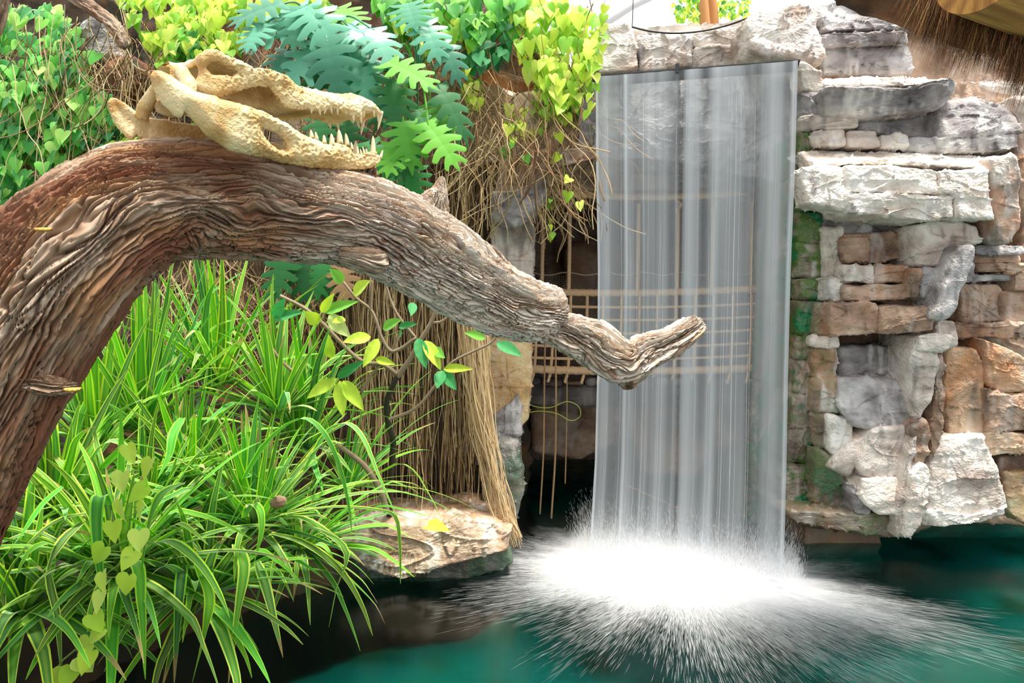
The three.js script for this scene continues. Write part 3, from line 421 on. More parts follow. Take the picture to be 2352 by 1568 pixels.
// ragged collar where the stem was broken and set again
part('break_collar', limb([[-140, 900, 1.69, 30], [-30, 868, 1.655, 28], [60, 876, 1.645, 26], [125, 888, 1.67, 22], [178, 888, 1.73, 14]], { lines: 3, nS: 220, nT: 90, wave: 0.05, freq: 40, along: 14, seed: 130, groove: 0.9, tint: () => -0.1 }), woodMat, tree);
for (const [px, py, d] of [[100, 526, 1.585], [168, 893, 1.555]]) {
  const p = at(px, py, d), m = mesh('bracket_fungus', geo(...(() => { const pos = [0, 0.004, 0], idx = []; for (let k = 0; k <= 14; k++) { const a = k / 14 * Math.PI, w = 0.016 + 0.003 * Math.sin(k * 2.3); pos.push(-Math.cos(a) * w, 0.003 + 0.004 * Math.cos(a), Math.sin(a) * w * 0.7, -Math.cos(a) * w * 0.9, -0.004 + 0.004 * Math.cos(a), Math.sin(a) * w * 0.6); } for (let k = 0; k < 14; k++) { const a = 1 + k * 2; idx.push(0, a, a + 2, a, a + 1, a + 2, a + 1, a + 3, a + 2, 0, a + 3, a + 1); } return [pos, idx]; })()), std({ color: '#d9a24a' }));
  m.position.copy(p); m.rotation.set(0.3, 0.2, 0.2);
  tag(m, py < 700 ? 'small yellow bracket fungus high on the arching trunk' : 'small yellow bracket fungus on the ragged collar of the trunk', 'fungus');
}
// ---------------------------------------------------------------- crocodile skull resting on the trunk
const skullYaw = 46 * Math.PI / 180, skullO = V(-0.978, EYE + 0.36, -1.785), SKL = 0.79;
const sx = V(Math.cos(skullYaw), 0, -Math.sin(skullYaw)), sz = V(Math.sin(skullYaw), 0, Math.cos(skullYaw));   // along the snout, and towards the near side
const prof = (tab) => (x) => { if (x <= tab[0][0]) return tab[0][1]; for (let i = 1; i < tab.length; i++) if (x < tab[i][0]) { const t = (x - tab[i - 1][0]) / (tab[i][0] - tab[i - 1][0]); return lerp(tab[i - 1][1], tab[i][1], t * t * (3 - 2 * t) * 0.5 + t * 0.5); } return tab[tab.length - 1][1]; };
const hwJaw = prof([[-0.05, 0.165], [0.1, 0.188], [0.22, 0.17], [0.36, 0.12], [0.5, 0.086], [0.62, 0.074], [0.7, 0.066], [0.76, 0.045], [0.79, 0.012]]);
const hwTop = prof([[-0.05, 0.15], [0.15, 0.168], [0.25, 0.155], [0.36, 0.118], [0.5, 0.088], [0.62, 0.078], [0.7, 0.072], [0.76, 0.052], [0.79, 0.02]]);
function onSkull(px, py, hw, inset = 0) { // where the sight line through (px, py) meets the near outer wall, in skull axes
  const dir = at(px, py, 1).sub(camera.position), o = camera.position.clone().sub(skullO); let best = null, err = 1e9, prev = null;
  for (let t = 1.2; t < 3; t += 0.002) { const p = o.clone().addScaledVector(dir, t), x = p.dot(sx), z = p.dot(sz), e = z - (hw(x) - inset); if (prev !== null && prev > 0 && e <= 0) { const q = o.clone().addScaledVector(dir, t); return [q.dot(sx), q.y, hw(x) - inset]; } if (Math.abs(e) < err) { err = Math.abs(e); best = [x, p.y, Math.max(0, z)]; } prev = e; }
  return best;
}
const jawPx = [[347, 186], [345, 170], [355, 157], [373, 158], [396, 169], [419, 186], [450, 206], [480, 213], [500, 216], [511, 224], [541, 230], [573, 240], [616, 256], [659, 277], [694, 302], [730, 318], [748, 325], [759, 329], [784, 324], [801, 331], [809, 342], [816, 351], [837, 355], [851, 348], [864, 345], [873, 355], [877, 366], [869, 378], [855, 385], [819, 388], [766, 387], [712, 382], [659, 374], [623, 363], [580, 356], [534, 345], [498, 322], [480, 311], [450, 280], [428, 257], [420, 273], [404, 267], [373, 238], [355, 207]];
const jawHole = [[603, 291], [628, 299], [645, 306], [662, 329], [660, 340], [646, 340], [630, 331], [619, 320], [610, 306]];
const topPx = [[880, 264], [879, 250], [873, 236], [862, 222], [847, 213], [830, 206], [812, 208], [794, 206], [762, 200], [730, 195], [694, 184], [659, 172], [632, 161], [609, 157], [588, 156], [566, 142], [530, 127], [503, 113], [480, 113], [471, 122], [466, 138], [464, 165], [452, 190], [462, 206], [480, 214], [505, 222], [521, 220], [548, 210], [576, 200], [609, 194], [630, 201], [644, 222], [664, 240], [690, 247], [712, 246], [739, 251], [766, 246], [792, 254], [810, 262], [829, 267], [838, 252], [850, 254], [862, 254], [872, 262]];
const orbit = [[483, 152], [493, 136], [510, 130], [530, 136], [552, 150], [560, 162], [540, 166], [518, 167], [495, 166]];
const xy = (list, hw) => list.map(([x, y]) => onSkull(x, y, hw).slice(0, 2));
const bone = phys({ vertexColors: true, roughness: 0.55, transmission: 0.12, thickness: 0, bumpMap: dataTex(512, (u, v) => { let s = 0.5; for (const [k, a] of [[26, 0.22], [55, 0.15], [110, 0.1]]) s += a * torus(u, v, k, k, n3b, k + 3); return [s, s, s]; }), bumpScale: 0.005 });
const BONE = { light: hex('#ead3a0'), mid: hex('#d3b070'), deep: hex('#ad8040'), stain: hex('#7d5a30') };
function pitted(x, y, z, k) { // sculptured pits of the outer bone
  const n = n3(x * 60, y * 85, z * 60), m = n3b(x * 36, y * 52, z * 36 + 5); return k * 2.2 * (0.0032 * Math.max(0, Math.abs(n) - 0.25) * -1 + 0.0028 * (1 - Math.abs(m)) - 0.0018);
}
function boneColors(g) {
  const a = g.attributes.position.array, col = new Float32Array(a.length), uv = new Float32Array(a.length / 3 * 2), c = new THREE.Color();
  for (let i = 0, j = 0; i < a.length; i += 3, j += 2) { const n = fbm(a[i] * 7, a[i + 1] * 7, a[i + 2] * 7, 3), s = n3(a[i] * 40, a[i + 1] * 40, a[i + 2] * 40 + 3); c.copy(BONE.mid).lerp(BONE.light, clamp(0.35 + n * 1.6)).lerp(BONE.deep, clamp(-n * 1.3)).lerp(BONE.stain, s > 0.9 ? 0.5 : 0); c.toArray(col, i); uv[j] = (a[i] + a[i + 2] * 0.7) * 3; uv[j + 1] = (a[i + 1] + a[i + 2] * 0.4) * 3; }
  g.setAttribute('color', new THREE.BufferAttribute(col, 3)); g.setAttribute('uv', new THREE.BufferAttribute(uv, 2)); return g;
}
function mirrored(g) { const m = g.clone(), a = m.attributes.position.array, ix = m.index.array; for (let i = 2; i < a.length; i += 3) a[i] = -a[i]; for (let i = 0; i < ix.length; i += 3) { const q = ix[i]; ix[i] = ix[i + 1]; ix[i + 1] = q; } m.computeVertexNormals(); return m; }
const skull = thing('crocodile_skull', skullO, 'cream coloured crocodile skull with open jaws on the arching trunk', 'skull');
skull.rotation.y = skullYaw;
const bounds = (P, pad) => { let a = [1e9, 1e9], b = [-1e9, -1e9]; for (const p of P) for (let k = 0; k < 2; k++) { a[k] = Math.min(a[k], p[k]); b[k] = Math.max(b[k], p[k]); } return [[a[0] - pad, a[1] - pad], [b[0] + pad, b[1] + pad]]; };
{
  const P = xy(jawPx, hwJaw), H = xy(jawHole, hwJaw), sd = polySDF(P), hd = polySDF(H), [lo, hi] = bounds(P, 0.02), cell = 0.0034;
  const col = (x, y) => ({ d: smax(sd(x, y), -hd(x, y), 0.008), hw: hwJaw(x), rear: 1 - sst(0.02, 0.16, x), sym: sst(0.52, 0.66, x), pit: sst(0.16, 0.26, x) });
  const f = (x, y, z, c) => {
    // a blade of bone bowed outwards in its middle; hollowed behind, thick at the chin
    const bow = 0.012 * clamp(-c.d / 0.03), th = lerp(lerp(0.017, 0.011, c.rear), 0.024, c.sym), zc = c.hw - th + bow * (1 - c.sym);
    const slabD = Math.abs(z - zc) - th * (0.55 + 0.45 * clamp(-c.d / 0.02)), solid = c.sym > 0.5 ? z - zc - th : slabD;
    return smax(c.d, lerp(slabD, solid, c.sym), 0.014) - pitted(x, y, z, z > zc ? c.pit : 0.15);
  };
  const half = boneColors(nets([lo[0], lo[1], -0.012], [hi[0], hi[1], 0.23], cell, f, col));
  mesh('jaw_half', half, bone, skull).userData.label = 'near half of the lower jaw with its oval opening';
  mesh('jaw_half', mirrored(half), bone, skull).userData.label = 'far half of the lower jaw, its end curling up';
}
{
  const P = xy(topPx, hwTop), H = xy(orbit, hwTop), sd = polySDF(P), hd = polySDF(H), [lo, hi] = bounds(P, 0.025), cell = 0.0034;
  const topY = (() => { const line = P.slice(0, 20).sort((a, b) => a[0] - b[0]); return prof(line); })(), palY = prof(P.slice(32).sort((a, b) => a[0] - b[0]));
  const xs = P[33][0];
  const col = (x, y) => ({ d: smax(sd(x, y), -hd(x, y), 0.008), o: sd(x, y), hw: hwTop(x), ty: topY(x), py: palY(Math.max(x, xs)), snout: sst(xs - 0.06, xs + 0.05, x), pit: sst(0.14, 0.2, x) });
  const f = (x, y, z, c) => {
    const up = clamp((y - c.py) / Math.max(0.02, c.ty - c.py)), w = c.hw * lerp(1, lerp(0.93, Math.sqrt(Math.max(0.08, 1 - up * up * 0.92)), c.snout), 1);
    const th = 0.013, wall = smax(c.d, Math.abs(z - (w - th)) - th * (0.6 + 0.4 * clamp(-c.d / 0.015)), 0.012);
    const snoutD = smax(smax(c.o, z - w, 0.02), xs - 0.05 - x, 0.02);
    const roof = smax(smax(Math.abs(y - c.ty + 0.011) - 0.010, z - w, 0.012), smax(x - xs - 0.1, P.reduce((m, p) => Math.min(m, p[0]), 9) - x + 0.012, 0.01), 0.01);
    const brain = smax(smax(Math.abs(z) - lerp(0.05, 0.025, sst(0.1, 0.35, x)), Math.abs(y - c.ty + 0.045) - 0.045, 0.02), x - xs + 0.02, 0.02);
    return smin(smin(smin(wall, snoutD, 0.015), roof, 0.02), brain, 0.02) - pitted(x, y, z, c.pit * (z > w * 0.6 ? 1 : 0.2));
  };
  const half = boneColors(nets([lo[0], lo[1], -0.012], [hi[0], hi[1], 0.205], cell, f, col));
  const g = mergeGeometries([half, mirrored(half)]);
  mesh('cranium', g, bone, skull);
  // quadrate and pterygoid: struts from the braincase down to the jaw joints
  const strut = (pts, r) => boneColors(tube(pts.map((p) => V(...p)), r, 12, { smooth: 14 }));
  const y0 = topY(0.12);
  for (const s of [1, -1]) {
    mesh('jaw_joint', strut([[0.1, y0 - 0.03, 0.07 * s], [0.09, y0 - 0.06, 0.12 * s], [0.085, y0 - 0.085, 0.155 * s], [0.08, y0 - 0.115, 0.165 * s]], [0.018, 0.018, 0.02, 0.017]), bone, skull);
    mesh('palate_wing', strut([[0.24, y0 - 0.07, 0.02 * s], [0.25, y0 - 0.1, 0.05 * s], [0.27, y0 - 0.125, 0.075 * s], [0.29, y0 - 0.14, 0.08 * s]], [0.014, 0.022, 0.026, 0.012]), bone, skull);
  }
}
{ // teeth
  const q = (a) => a.map(([x, y, u, v, w]) => [480 + x * 0.1786, 120 + y * 0.1786, 480 + u * 0.1786, 120 + v * 0.1786, w]);
  const up = q([[1150, 640, 1212, 738, 40], [1236, 670, 1242, 732, 34], [1312, 690, 1325, 790, 44], [1402, 700, 1437, 812, 50], [1505, 690, 1488, 795, 44], [1556, 680, 1587, 795, 44], [1645, 685, 1662, 806, 48], [1748, 720, 1772, 806, 40], [1842, 760, 1872, 898, 60], [1948, 775, 1962, 920, 56], [1992, 750, 1996, 852, 36], [2105, 725, 2132, 836, 56], [2165, 745, 2182, 905, 50], [2215, 780, 2185, 995, 60]]);
  const down = q([[1320, 1090, 1314, 998, 66], [1382, 1115, 1372, 1016, 56], [1482, 1160, 1482, 1058, 64], [1580, 1185, 1580, 1040, 86], [1682, 1160, 1676, 984, 100], [1775, 1185, 1762, 1036, 76], [1838, 1240, 1830, 1152, 46], [1915, 1310, 1914, 1200, 44], [1956, 1320, 1950, 1236, 34], [1994, 1310, 1984, 1210, 38], [2028, 1300, 2025, 1230, 30], [2108, 1300, 2116, 1070, 90], [2205, 1350, 2236, 1256, 44]]);
  const white = phys({ color: '#ead6aa', roughness: 0.35, clearcoat: 0.3, transmission: 0.1 });
  for (const [set, hw, ins] of [[up, hwTop, 0.008], [down, hwJaw, 0.012]]) for (const [bx, by, tx, ty, w] of set) {
    const b = V(...onSkull(bx, by, hw, ins)), t = V(...onSkull(tx, ty, hw, ins)), d = t.clone().sub(b); d.z *= 0.3; const len = clamp(d.length(), 0.008, 0.07), r = clamp(w * 0.1786 * 0.5 / F * 2.05, 0.003, 0.012); d.normalize();
    const pts = [], rs = []; for (let k = 0; k <= 7; k++) { const u = k / 7; pts.push(b.clone().addScaledVector(d, len * (u * 1.08 - 0.08)).add(V(0, 0, -0.004 * u * u))); rs.push(r * Math.pow(1 - u, 0.62) * (0.92 + 0.3 * u) + 0.0004); }
    const g = tube(pts, rs, 10);
    mesh('tooth', g, white, skull);
    mesh('tooth', mirrored(g), white, skull);
  }
}
// ---------------------------------------------------------------- waterfall, spray, rope bridge, roof edge
const lipL = at(1368, 178, 4.07), lipR = at(1832, 142, 3.76);
{ // weir: a steel channel along the lip
  const t = thing('weir_channel', lipL.clone(), 'thin dark steel weir edge along the top of the waterfall', 'weir edge');
  const ax = lipR.clone().sub(lipL), len = ax.length(), ang = Math.atan2(-ax.z, ax.x), steel = std({ color: '#3f4444', roughness: 0.45, metalness: 0.7 });
  const bar = (name, w, h, d, x, y, z) => { const g = new THREE.BoxGeometry(w, h, d); g.translate(x, y, z); g.rotateZ(Math.atan2(ax.y, Math.hypot(ax.x, ax.z))); g.rotateY(ang); mesh(name, g, steel, t); };
  bar('lip_plate', len + 0.03, 0.008, 0.16, len / 2, 0.012, -0.09); bar('back_plate', len + 0.03, 0.06, 0.008, len / 2, 0.03, -0.17); bar('splitter', 0.02, 0.05, 0.05, len * 0.425, 0.01, 0.0);
}
const streakAt = [[0.006, 0.006, 0.4], [0.147, 0.009, 0.34], [0.165, 0.03, 0.14], [0.05, 0.022, 0.14], [0.25, 0.03, 0.1], [0.33, 0.02, 0.1], [0.425, 0.014, -0.26], [0.47, 0.03, 0.2], [0.545, 0.02, -0.1], [0.6, 0.03, 0.22], [0.7, 0.04, 0.1], [0.8, 0.03, -0.08], [0.9, 0.04, 0.12], [0.985, 0.012, 0.34]];
const thick = (u, v) => { let a = 0.36 + 0.12 * n2(u * 5, v * 0.5) + 0.06 * n2(u * 17 + 9, v * 0.5) + 0.02 * n2(u * 60 + 3, v * 0.5); for (const [c, w, h] of streakAt) a += h * Math.exp(-(((u - c - 0.012 * n2(c * 40, v * 0.8) * v) / w) ** 2)); return a; };
const sheetPoint = (u, v, o = 0) => { // u across, v down the fall; the sheet thins and draws in as it drops
  const pxL = [1368, 1369, 1373, 1372, 1366, 1352], pxR = [1832, 1826, 1816, 1810, 1806, 1800], k = v * 5, a = Math.min(4, Math.floor(k)), f = k - a;
  const top = lipL.clone().lerp(lipR, u), d = lerp(4.05, 3.74, u) - 0.05 * Math.sqrt(v), x = lerp(lerp(pxL[a], pxL[a + 1], f), lerp(pxR[a], pxR[a + 1], f), u), y = lerp(top.y, 0.01, v);
  return V((x - CX) / F * d, y, -d + 0.006 * n2(u * 9, v * 0.5) + o);
};
{
  const fall = thing('waterfall', sheetPoint(0.5, 1), 'silky white waterfall dropping in a broad veil into the pool', 'waterfall');
  const W = 1024, H = 128, data = new Uint8Array(W * H * 4); for (let y = 0; y < H; y++) for (let x = 0; x < W; x++) { const a = clamp(thick(x / W, 1 - y / H), 0.12, 0.97) * 255, o = (y * W + x) * 4; data[o] = data[o + 1] = data[o + 2] = a; data[o + 3] = 255; }
  const tex = new THREE.DataTexture(data, W, H); tex.magFilter = THREE.LinearFilter; tex.needsUpdate = true;
  const veilMat = phys({ color: new THREE.Color().setRGB(0.80, 0.85, 0.90), roughness: 0.95, transmission: 0.35, alphaMap: tex, transparent: true });
  const nu = 220, nv = 60, pos = [], uv = [], idx = []; for (let j = 0; j <= nv; j++) for (let i = 0; i <= nu; i++) { const p = sheetPoint(i / nu, j / nv); pos.push(p.x, p.y, p.z); uv.push(i / nu, 1 - j / nv); }
  for (let j = 0; j < nv; j++) for (let i = 0; i < nu; i++) { const a = j * (nu + 1) + i; idx.push(a, a + nu + 1, a + 1, a + 1, a + nu + 1, a + nu + 2); }
  part('water_veil', geo(pos, idx, { uv }), veilMat, fall);
  // loose threads of water in front of and behind the veil
  const thread = [], tr = rng(77); const wp = [], wi = [];
  for (let k = 0; k < 60; k++) {
    let u; if (tr() < 0.72) { const s = streakAt[Math.floor(tr() * streakAt.length)]; u = s[2] > 0 ? s[0] + (tr() + tr() - 1) * s[1] * 1.7 : tr(); } else u = tr();
    u = clamp(u, 0.002, 0.998); const w = rr(0.0002, 0.0005, tr), o = rr(-0.03, 0.03, tr), v0 = tr() < 0.5 ? 0 : tr() * 0.6, v1 = tr() < 0.6 ? 1 : Math.min(1, v0 + rr(0.3, 0.8, tr)), n = 14, b = wp.length / 3;
    for (let i = 0; i <= n; i++) { const v = lerp(v0, v1, i / n), p = sheetPoint(u, v, o * v), q = w * (i === 0 || i === n ? 0.15 : 1); wp.push(p.x - q, p.y, p.z, p.x + q, p.y, p.z + q * 0.4); if (i < n) { const a = b + i * 2; wi.push(a, a + 2, a + 1, a + 1, a + 2, a + 3); } }
  }
  const th = part('water_threads', geo(wp, wi), phys({ color: '#f4f8fb', roughness: 0.9, transmission: 0.3 }), fall); th.userData.kind = 'stuff';
}
{ // white water where the fall lands: a churned mound, threads of spray thrown out over the pool and up
  const fr = rng(301), foam = thing('splash_foam', onWater(1570, 1310), 'brilliant white foam and fanning spray where the waterfall lands', 'foam', null, 'stuff'), white = phys({ color: '#ffffff', roughness: 1, transmission: 0.25 });
  const A = onWater(1350, 1278), B = onWater(1806, 1338), ax = B.clone().sub(A), nrm = V(-ax.z, 0, ax.x).normalize(); if (nrm.z < 0) nrm.negate();
  const axn = ax.clone().normalize(), L = ax.length();
  const mid = A.clone().add(B).multiplyScalar(0.5).addScaledVector(nrm, 0.05), EX = L / 2 + 0.09, EZ = 0.36, ring = (a) => 1 + 0.10 * n2(Math.cos(a) * 2, Math.sin(a) * 2) + 0.06 * n2(Math.cos(a) * 7, Math.sin(a) * 7 + 4);
  const spot = (a, r) => mid.clone().addScaledVector(axn, Math.cos(a) * EX * r).addScaledVector(nrm, Math.sin(a) * EZ * r);
  const mp = [], mi = [], nu = 160, nv = 60; for (let j = 0; j <= nv; j++) for (let i = 0; i <= nu; i++) { const a = i / nu * Math.PI * 2, r = j / nv, p = spot(a, r * ring(a) * 0.92); mp.push(p.x, 0.07 * (1 - r * r) + 0.02 * (1 - r) * fbm(p.x * 9, 0, p.z * 9, 3) + 0.0012, p.z); }
  for (let j = 0; j < nv; j++) for (let i = 0; i < nu; i++) { const a = j * (nu + 1) + i; mi.push(a, a + nu + 1, a + 1, a + 1, a + nu + 1, a + nu + 2); }
  part('foam_mound', geo(mp, mi), white, foam);
  const blade = new THREE.BufferGeometry(); blade.setAttribute('position', new THREE.BufferAttribute(Float32Array.from([0, 0, -0.5, 0, 0, 0.5, 0, 0.0, 0, -0.5, 0.2, 0, 0.5, 0.2, 0]), 3)); blade.setIndex([0, 3, 4, 1, 4, 3]); blade.computeVertexNormals();
  const gauss = () => (fr() + fr() + fr() + fr() - 2) / 1.15;
  const scatter = (name, n, make) => { const im = new THREE.InstancedMesh(blade, white, n), m = new THREE.Matrix4(), q = new THREE.Quaternion(); for (let k = 0; k < n; k++) { const { p, dir, len, w } = make(k); q.setFromUnitVectors(V(0, 0, 1), dir); m.compose(p.sub(foam.position), q, V(w, w, len)); im.setMatrixAt(k, m); } im.name = name; im.userData.kind = 'stuff'; im.castShadow = im.receiveShadow = true; foam.add(im); };
    scatter('foam_streaks', 380000, () => { // fanned out over the surface, ever sparser
    const a = fr() * Math.PI * 2, lobe = 1 + 0.3 * n2(Math.cos(a) * 2.6 + 3, Math.sin(a) * 2.6) + 0.1 * n2(Math.cos(a) * 11, Math.sin(a) * 11), e = -Math.log(1 - fr() * 0.995), out = (Math.sin(a) > 0 ? 0.17 : 0.11) * e * Math.max(0.35, lobe), rim = spot(a, ring(a) * 0.86), dir = spot(a, 1).sub(spot(a, 0)).normalize().add(V(gauss() * 0.12, 0, gauss() * 0.12)).normalize(), p = rim.addScaledVector(dir, out - 0.03);
    p.y = 0.003 + 0.035 * Math.exp(-out * 6) * fr();
    return { p, dir: dir.add(V(0, (fr() - 0.5) * 0.06, 0)).normalize(), len: rr(0.03, 0.11, fr) * (0.5 + out), w: rr(0.00014, 0.0004, fr) };
  });
  scatter('spray_threads', 110000, () => { // thrown up round the foot of the veil
    const s = lerp(-0.06, 1.05, fr()), h = -Math.log(1 - fr() * 0.995) * 0.065, p = A.clone().lerp(B, s).addScaledVector(nrm, gauss() * (0.16 + h * 0.2)).addScaledVector(axn, gauss() * 0.05); p.y = 0.02 + h;
    return { p, dir: V((s - 0.5) * 0.5 + gauss() * 0.25, 1, gauss() * 0.25).normalize(), len: rr(0.012, 0.035, fr), w: rr(0.0002, 0.0006, fr) };
  });
}
{ // rope bridge in the cave mouth behind the veil
  const ropeMat = std({ color: '#e2bd93', roughness: 0.9 }), fine = std({ color: '#c9b79c', roughness: 0.9 }), D = 5.0;
  const br = thing('rope_bridge', at(1500, 900, D), 'rope footbridge with knotted net sides behind the waterfall', 'bridge');
  const bow = (x, y, k = 1) => at(x, y + k * 10 * (1 - ((x - 1520) / 320) ** 2), D - 0.00045 * Math.abs(x - 1520));
  const sweep = (y0, y1, x0 = 1195, x1 = 1840, k = 1) => { const o = []; for (let i = 0; i <= 12; i++) { const f = i / 12, x = lerp(x0, x1, f); o.push(bow(x, lerp(y0, y1, f), k)); } return o; };
  part('handrail_rope', rope(sweep(432, 424, 1230, 1850, 2.4), 0.026), ropeMat, br);
  part('net_top_rope', rope(sweep(668, 655), 0.027), ropeMat, br);
  part('net_bottom_rope', rope(sweep(846, 838), 0.03), ropeMat, br);
  for (const [y0, y1] of [[700, 690], [729, 720], [760, 750], [792, 780], [820, 808]]) part('net_cord', rope(sweep(y0, y1), 0.011, { sides: 9 }), ropeMat, br);
  for (const x of [1232, 1270, 1309, 1347, 1384, 1426, 1467, 1508, 1552, 1596, 1638, 1682, 1725, 1768, 1808]) part('net_cord', rope([bow(x + 2, 668), bow(x, 760), bow(x - 6, 852), bow(x - 12, 874)], 0.012, { sides: 9 }), ropeMat, br);
  for (const x of [1247, 1309, 1467, 1558, 1638, 1728, 1810]) part('hanger_rope', rope([bow(x, 452, 1.6), bow(x - 1, 560), bow(x - 3, 668)], 0.015, { sides: 12 }), ropeMat, br);
  for (const x of [1309, 1558, 1638]) part('lashing', rope([bow(x - 5, 440, 2), bow(x + 4, 452, 2).add(V(0, 0, 0.03)), bow(x - 4, 464, 2), bow(x + 3, 476, 2)], 0.012, { sides: 9 }), ropeMat, br);
  { const o = []; for (let i = 0; i <= 24; i++) { const f = i / 24, x = lerp(1215, 1830, f); o.push(at(x, 622 + 10 * Math.abs(Math.sin(f * Math.PI * 7)), D + 0.02)); } part('screen_wire', tube(o, 0.004, 5, { smooth: 90 }), fine, br); }
  { // fine mesh screen
    const gs = []; for (let x = 1210; x <= 1830; x += 5) gs.push(tube([at(x, 628, D + 0.03), at(x - 3, 880, D + 0.03)], 0.0012, 3)); for (let y = 634; y <= 880; y += 5) gs.push(tube([at(1205, y, D + 0.03), at(1520, y + 6, D + 0.03), at(1835, y - 4, D + 0.03)], 0.0012, 3));
    part('mesh_screen', mergeGeometries(gs), std({ color: '#8d8578', roughness: 0.8 }), br).userData.kind = 'stuff';
  }
  // deck: two dark bearers and the plank ends on them
  const dark = std({ vertexColors: true, roughness: 0.9, bumpMap: woodBump, bumpScale: 0.004 });
  const plank = (poly, d, o) => part('deck_plank', rock(poly, d, { k: 0.25, jag: 0.004, bulge: 0.004, r: 0.012, res: 0.014, ...o }), dark, br);
  part('deck_bearer', rock([[1192, 878], [1400, 884], [1620, 882], [1840, 870], [1842, 922], [1620, 936], [1400, 936], [1192, 926]], D - 0.02, { t: 0.14, r: 0.05, k: 0.5, style: 'slate', res: 0.014 }), dark, br);
  for (let i = 0; i < 13; i++) { const x = 1194 + i * 50; plank(box(x, 868 + 4 * (i % 3) - (i > 9 ? 8 : 0), x + 48, 884 + 3 * (i % 2) - (i > 9 ? 8 : 0), 0.1), D - 0.06, { t: 0.8, style: i % 3 ? 'dark' : 'slate' }); }
}
{ const p = [at(1420, 1105, 4.95), at(1560, 1168, 4.7), at(1640, 1208, 4.5), at(1742, 1262, 4.25)], m = mesh('bamboo_pole', tube(p, 0.006, 8, { smooth: 20 }), std({ color: '#a2754a' })); tag(m, 'thin tan pole slanting into the pool behind the falling water', 'pole'); }
{ // black cable over the crest rocks
  const m = mesh('black_cable', tube([[1452, 62, 4.36], [1490, 71, 4.3], [1540, 76, 4.3], [1590, 74, 4.32], [1640, 66, 4.32], [1690, 52, 4.3], [1722, 40, 4.2]].map((a) => at(...a)), 0.006, 7, { smooth: 60 }), std({ color: '#171a1a', roughness: 0.5 })); tag(m, 'black cable sagging across the rocks above the waterfall', 'cable'); }
{ // thatched roof edge with its round beam
  const roof = thing('thatched_roof', at(2300, -20, 2.9), 'shaggy brown thatched roof corner with a round wooden beam', 'thatched roof'), tr = rng(55);
  const straw = new THREE.ConeGeometry(1, 1, 4, 3); straw.rotateX(Math.PI); straw.translate(0, -0.5, 0); { const a = straw.attributes.position.array; for (let i = 0; i < a.length; i += 3) a[i] += 6 * a[i + 1] * a[i + 1]; straw.computeVertexNormals(); }
  const N = 12000, im = new THREE.InstancedMesh(straw, std({ color: '#ffffff', roughness: 0.85 }), N), m = new THREE.Matrix4(), q = new THREE.Quaternion(), cs = ['#6d4526', '#8a5a31', '#a87743', '#55341c', '#c79a63', '#3c2413'].map(hex);
  for (let k = 0; k < N; k++) { const s = tr(), l = tr(), px = lerp(2125, 2480, s), d = lerp(2.95, 2.75, s) + rr(-0.18, 0.25, tr), p = at(px + rr(-30, 30, tr), lerp(-60, 150, s) - 110 * l + rr(-10, 18, tr), d), dir = V(rr(-0.55, -0.15, tr) + 0.2 * (s - 0.5), -1, rr(-0.2, 0.35, tr)).normalize(); q.setFromUnitVectors(V(0, -1, 0), dir); const len = rr(0.15, 0.40, tr) * (0.8 + 0.35 * n2(px * 0.02, 3)); m.compose(p.sub(roof.position), q, V(0.0016, len, 0.0016)); im.setMatrixAt(k, m); im.setColorAt(k, cs[Math.floor(tr() * cs.length)]); }
  im.name = 'straw'; im.userData.kind = 'stuff'; im.castShadow = im.receiveShadow = true; roof.add(im);
  const pad = rock([[2030, -190], [2200, -170], [2500, -150], [2520, 40], [2380, 10], [2200, -50], [2040, -110]], 2.95, { t: 0.5, r: 0.06, k: 1, style: { ...ST.dark, a: hex('#6d4526'), b: hex('#4a2e19'), c: hex('#2f1c0f'), lime: 0, rust: 0.4 }, res: 0.02 }); part('thatch_bed', pad, rockMat, roof);
  const beam = new THREE.CylinderGeometry(0.2, 0.2, 0.5, 64, 24), a = beam.attributes.position.array, col = new Float32Array(a.length), c = new THREE.Color(); for (let i = 0; i < a.length; i += 3) { const th = Math.atan2(a[i + 2], a[i]), g = n3(Math.cos(th) * 9, a[i + 1] * 1.5, Math.sin(th) * 9), f = 1 - 0.02 * (1 - sst(0, 0.12, Math.abs(g))); a[i] *= f; a[i + 2] *= f; c.copy(hex('#c08c45')).lerp(hex('#8a5a25'), clamp(0.5 + g)).toArray(col, i); } beam.setAttribute('color', new THREE.BufferAttribute(col, 3)); beam.computeVertexNormals(); beam.rotateZ(Math.PI / 2 - 0.12); beam.rotateY(0.35); beam.translate(...at(2372, -58, 2.55).toArray()); part('round_beam', beam, woodMat, roof);
}
